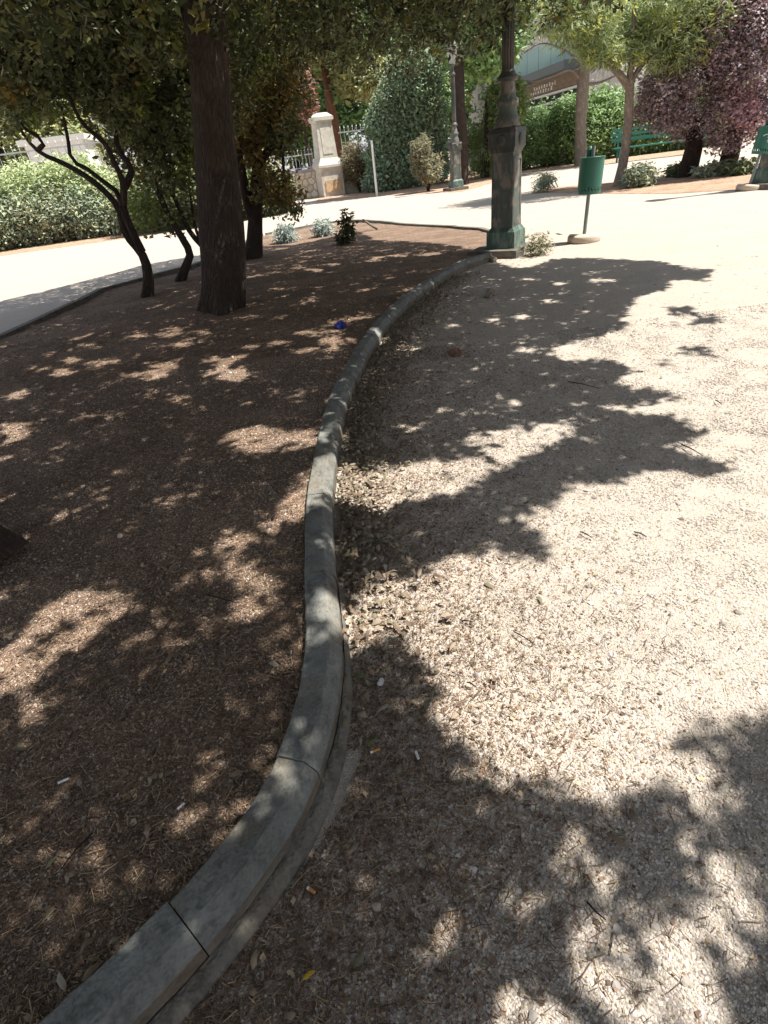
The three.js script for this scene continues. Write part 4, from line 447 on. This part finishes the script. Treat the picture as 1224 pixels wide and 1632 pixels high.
// ================================================================ LOOSE MATTER ON THE GROUND
{
  const r = rng(900), pebG = new THREE.IcosahedronGeometry(0.5, 0), pathPeb = [], bedPeb = [], needles = [], litter = [], chips = [];
  const kerbW = 0.125; const onKerb = (x, z) => z > kerbEndZ - 0.2 && x > kerbX(z) - 0.01 && x < kerbX(z) + (z > -0.95 ? 0.2 : 0.14);
  const place = (n, zMax, pow, fn) => { for (let i = 0; i < n; i++) { const d = 0.15 + zMax * Math.pow(r(), pow), z = -d + 0.1, x = lerp(-0.95 * d - 0.75, 0.72 * d + 0.55, r()); if (onKerb(x, z)) continue; const bed = x < kerbX(z); if (bed && !inBed(x, z)) continue; fn(x, z, bed, d); } };
  place(440000, 4.6, 1.7, (x, z, bed, d) => { const y = bed ? bedY(x, z) : gravelY(x, z); const far = x - kerbX(z), s = (0.0012 + 0.0026 * Math.pow(r(), 3)) * (1 + 0.24 * d) * (r() < 0.004 ? 2.6 : 1); if (bed && r() < 0.5) return; const k = bed ? 0.16 + 0.5 * r() * r() : (0.2 + 0.4 * r()) * (0.75 + 0.5 * fbm(x * 1.6, z * 1.6 + 70, 3)); const it = { p: V(x, y + s * 0.15, z), s: V(s * 2 * (0.8 + 0.6 * r()), s * (0.9 + 0.5 * r()), s * 2 * (0.7 + 0.5 * r())), e: new THREE.Euler(r() * 0.6, r() * 6.28, r() * 0.6), c: bed ? C(k * 1.15, k * 0.93, k * 0.76) : r() < 0.62 * Math.exp(-Math.pow((far - 0.12) / 0.7, 2)) ? C(k * 0.52, k * 0.37, k * 0.26) : C(k * 1.06, k * (0.92 + 0.05 * r()), k * (0.76 + 0.14 * r())) }; (bed ? bedPeb : pathPeb).push(it); });
  const pm = std({ color: 0xffffff, roughness: 0.9 }); tag(instanced('path_pebbles', pebG, pm, pathPeb), 'loose pale pebbles scattered over the gravel', 'gravel'); tag(instanced('bed_pebbles', pebG, pm, bedPeb), 'loose brownish pebbles mixed into the bed soil', 'gravel');
  // dry needles and crumbs: thick in the bed and drifted along the kerb
  const ng = new THREE.CylinderGeometry(0.5, 0.35, 1, 4, 1).rotateZ(Math.PI / 2);
  place(120000, 6.5, 1.5, (x, z, bed, d) => { const off = x - kerbX(z) - 0.12; if (!bed && r() > Math.exp(-Math.pow(off / 0.65, 2)) * 0.95 + 0.02) return; if (bed && r() > clamp(2.6 * fbm(x * 1.3 + 20, z * 1.3, 3) - 0.55, 0.15, 1)) return; const k = 0.5 + 0.9 * r(), w = (0.0012 + 0.0012 * r()) * (1 + 0.15 * d); const y = bed ? bedY(x, z) : gravelY(x, z); needles.push({ p: V(x, y + 0.005 + 0.006 * r(), z), s: V(0.012 + 0.04 * r() * r(), w, w), e: new THREE.Euler(0, r() * 6.28, (r() - 0.5) * 0.35), c: r() < 0.25 ? C(0.4 * k, 0.3 * k, 0.19 * k) : C(0.17 * k, 0.11 * k, 0.072 * k) }); });
  tag(instanced('dry_needles', ng, pm, needles), 'dry brown needles and crumbs covering soil and kerb foot', 'litter');
  const flake = geoFrom([-0.5, 0, 0, 0, 0.12, 0.35, 0.5, 0.03, 0.05, 0.05, 0, -0.4], [0, 1, 2, 0, 2, 3]);
  place(90000, 9.5, 1.35, (x, z, bed, d) => { const off = x - kerbX(z) - 0.12; if (!bed && r() > Math.exp(-Math.pow(off / 0.62, 2)) + 0.003) return; if (bed && r() > clamp(2.8 * fbm(x * 1.1, z * 1.1 + 33, 3) - 0.65, 0.12, 1)) return; const k = 0.45 + 1.1 * r(), s = 0.006 + 0.015 * r() * r(); const y = bed ? bedY(x, z) : gravelY(x, z); chips.push({ p: V(x, y + 0.004, z), s: s * (1 + 0.08 * d), e: new THREE.Euler((r() - .5) * 0.7, r() * 6.28, (r() - .5) * 0.7), c: r() < 0.2 ? C(0.42 * k, 0.32 * k, 0.21 * k) : C(0.2 * k, 0.13 * k, 0.088 * k) }); });
  const cm = std({ color: 0xffffff, side: THREE.DoubleSide }); tag(instanced('litter_crumbs', flake, cm, chips), 'crumbled brown leaf litter over the bed', 'litter');
  // whole dry leaves: the ones that show largest are things of their own, the rest a mass
  const shapes = [leafGeo(0.062, 0.026, -0.25, 0.35), leafGeo(0.05, 0.03, -0.35, 0.6), leafGeo(0.075, 0.024, -0.2, 0.2), leafGeo(0.045, 0.026, 0.3, -0.4)]; const tones = [C(0.2, 0.145, 0.095), C(0.28, 0.22, 0.155), C(0.13, 0.09, 0.06), C(0.34, 0.29, 0.22), C(0.18, 0.16, 0.1)], lmats = tones.map(c => std({ color: c, roughness: 0.8, side: THREE.DoubleSide }));
  const drift = []; // along the kerb foot, from pixel (545,680) to (640,940), and a scatter
  let guard = 0; while (drift.length < 3000 && guard++ < 60000) { const z = -1.0 - 6.5 * Math.pow(r(), 1.3), k = z < -1.4 && z > -4.2 ? 0.24 : 0.3, x = kerbX(z) + 0.13 + Math.abs((r() + r() + r() - 1.5)) * k * 1.3; const dens = z > -1.35 ? 0.1 : z > -1.6 ? 0.35 : 1; if (r() < dens) drift.push([x, z, 0]); }
  for (let i = 0; i < 620; i++) { const d = 0.45 + 7 * Math.pow(r(), 1.4), z = -d + 0.1, x = lerp(-0.9 * d - 0.6, Math.min(0.7 * d, kerbX(z) + 1.3), r()); if (onKerb(x, z)) continue; if (x < kerbX(z) && !inBed(x, z)) continue; if (x > kerbX(z) && r() > Math.exp(-Math.pow((x - kerbX(z)) / 0.6, 2))) continue; drift.push([x, z, x < kerbX(z) ? 1 : 2]); }
  drift.sort((a, b) => Math.hypot(a[0], a[1]) - Math.hypot(b[0], b[1])); const rest = []; let nInd = 0;
  const LB = ['dry curled leaf in the leaf drift against the kerb foot', 'dry leaf lying on the shaded soil of the planting bed', 'dry leaf lying on the gravel away from the kerb'], GR = ['leaves drifted against the kerb', 'leaves on the bed soil', 'leaves scattered on the gravel'];
  for (const [x, z, kind] of drift) { const y = kind === 1 ? bedY(x, z) : gravelY(x, z) + 0.002, lift = kind === 0 ? 0.012 + 0.02 * r() : 0.008, e = new THREE.Euler((r() - .5) * 0.9, r() * 6.28, (r() - .5) * 0.6), s = 0.36 + 0.42 * r(), mi = Math.floor(r() * 5), q = PX(V(x, y, z)); const seen = q && q[0] > 10 && q[0] < 1214 && q[1] > 300 && q[1] < 1620;
    if (seen && nInd < 298) { nInd++; const m = mesh('fallen_leaf', shapes[Math.floor(r() * 4)], lmats[mi]); m.position.set(x, y + lift, z); m.rotation.copy(e); m.scale.setScalar(s); tag(m, LB[kind], 'leaf', GR[kind]); } else rest.push({ p: V(x, y + lift, z), s, e, c: tones[mi] }); }
  tag(instanced('fallen_leaves', shapes[0], cm, rest), 'mass of dry brown leaves drifted along the kerb', 'leaves');

  // cigarette ends, scraps, twigs, stones
  const butt = (label, x, y, len, filt, turn, onBed) => { const p = G(x, y, onBed ? BED : 0), t = thing('cigarette_end', label, 'cigarette end', V(p.x, (onBed ? bedY(p.x, p.z) : 0) + 0.008, p.z), turn, 'cigarette ends'); mesh('paper', new THREE.CylinderGeometry(0.0038, 0.0036, len * (1 - filt), 10).rotateZ(Math.PI / 2).translate(-len * filt / 2, 0, 0), M.white, t); if (filt) mesh('filter', new THREE.CylinderGeometry(0.0039, 0.0039, len * filt, 10).rotateZ(Math.PI / 2).translate(len * (1 - filt) / 2, 0, 0), std({ color: C(0.55, 0.27, 0.09) }), t); };
  butt('long white cigarette end on the dark bed soil', 99, 1241, 0.028, 0, 0.4, true); butt('short white cigarette end on the bed near the kerb', 288, 1284, 0.02, 0, 0.75, true); butt('white cigarette end upright to the kerb on shaded gravel', 665, 1206, 0.024, 0, 1.8, false); butt('orange filter cigarette end beside a green leaf', 598, 1199, 0.028, 0.7, 0.3, false); butt('orange filter cigarette end near the mortar footing', 497, 1421, 0.022, 0.75, -0.6, false);
  const crumple = (label, cat, name, x, y, sx, sy, sz, mat, onBed, seed) => { const p = G(x, y, onBed ? BED : 0), g = new THREE.IcosahedronGeometry(1, 2); const q = g.attributes.position; for (let i = 0; i < q.count; i++) { const n = 0.7 + 0.6 * hash(Math.round((q.getX(i) + 2) * 50) + seed, Math.round((q.getY(i) + 2) * 50) * 31 + Math.round((q.getZ(i) + 2) * 50)); q.setXYZ(i, q.getX(i) * n * sx, q.getY(i) * n * sy, q.getZ(i) * n * sz); } g.computeVertexNormals(); const m = mesh(name, g, mat); m.position.set(p.x, (onBed ? bedY(p.x, p.z) : 0) + sy * 0.6, p.z); m.rotation.y = seed; return tag(m, label, cat); };
  crumple('crumpled white paper scrap on the shaded gravel', 'paper', 'paper_scrap', 607, 1088, 0.017, 0.006, 0.009, M.white, false, 1); crumple('crumpled blue wrapper lying on the bed', 'wrapper', 'blue_wrapper', 543, 521, 0.06, 0.04, 0.045, std({ color: C(0.02, 0.035, 0.28), roughness: 0.5 }), true, 2);
  crumple('reddish brick fragment on the shaded gravel', 'brick', 'brick_fragment', 725, 567, 0.05, 0.035, 0.04, std({ map: rubMap, color: C(0.36, 0.21, 0.16) }), false, 3); crumple('pale stone lying beyond the brick fragment', 'stone', 'loose_stone', 782, 472, 0.07, 0.05, 0.05, std({ map: rubMap, color: C(0.5, 0.44, 0.38) }), false, 4); crumple('white stone under the plinth of the iron pedestal', 'stone', 'loose_stone', 787, 417, 0.05, 0.04, 0.04, std({ map: rubMap, color: C(0.8, 0.75, 0.66) }), false, 5);
  for (const [x, y, c, l, s, tu, bed] of [[483, 1566, C(0.5, 0.33, 0.015), 'bright yellow leaf on the dark shaded gravel', 0.42, 0.5, 0], [562, 1084, C(0.1, 0.14, 0.05), 'green leaf beside the kerb foot', 0.6, 0.1, 0], [582, 1191, C(0.13, 0.16, 0.06), 'green leaf next to the orange cigarette filter', 0.55, 0.25, 0], [70, 1385, C(0.2, 0.2, 0.1), 'olive leaf standing out on the bed soil', 0.5, 1.1, 1]]) { const p = G(x, y, bed ? BED : 0), m = mesh('coloured_leaf', shapes[2], std({ color: c, roughness: 0.6, side: THREE.DoubleSide })); m.position.set(p.x, (bed ? bedY(p.x, p.z) : 0) + 0.014, p.z); m.rotation.y = tu; m.scale.setScalar(s); tag(m, l, 'leaf'); }
  const twigs = [[735, 992, 755, 995], [1085, 710, 1120, 730], [690, 920, 706, 945], [1010, 850, 1030, 860], [925, 850, 945, 862], [1140, 640, 1150, 648], [745, 1090, 760, 1100], [820, 1010, 850, 1030], [935, 1440, 965, 1470], [905, 610, 955, 622], [150, 1330, 100, 1390], [330, 950, 380, 965]]; twigs.forEach(([x0, y0, x1, y1], i) => { const bed = x0 < 420 && y0 > 900, a = G(x0, y0, bed ? BED : 0), b = G(x1, y1, bed ? BED : 0); a.y += 0.008; b.y += 0.012; const m = a.clone().lerp(b, 0.5).add(V((r() - .5) * .01, 0.006, (r() - .5) * .01)); tag(mesh('twig', limbGeo([a, m, b], [0.0022, 0.002, 0.0012].map(k => k * (1 + 0.12 * Math.hypot(a.x, a.z))), 5, 800 + i), M.bark), bed ? 'thin dark twig lying on the bed soil' : 'thin dark twig lying on the open gravel', 'twig', bed ? 'twigs on the bed' : 'twigs on the gravel'); });
}
scene.traverse(o => { if (o.isMesh) o.castShadow = o.receiveShadow = true; });
renderer.render(scene, camera);
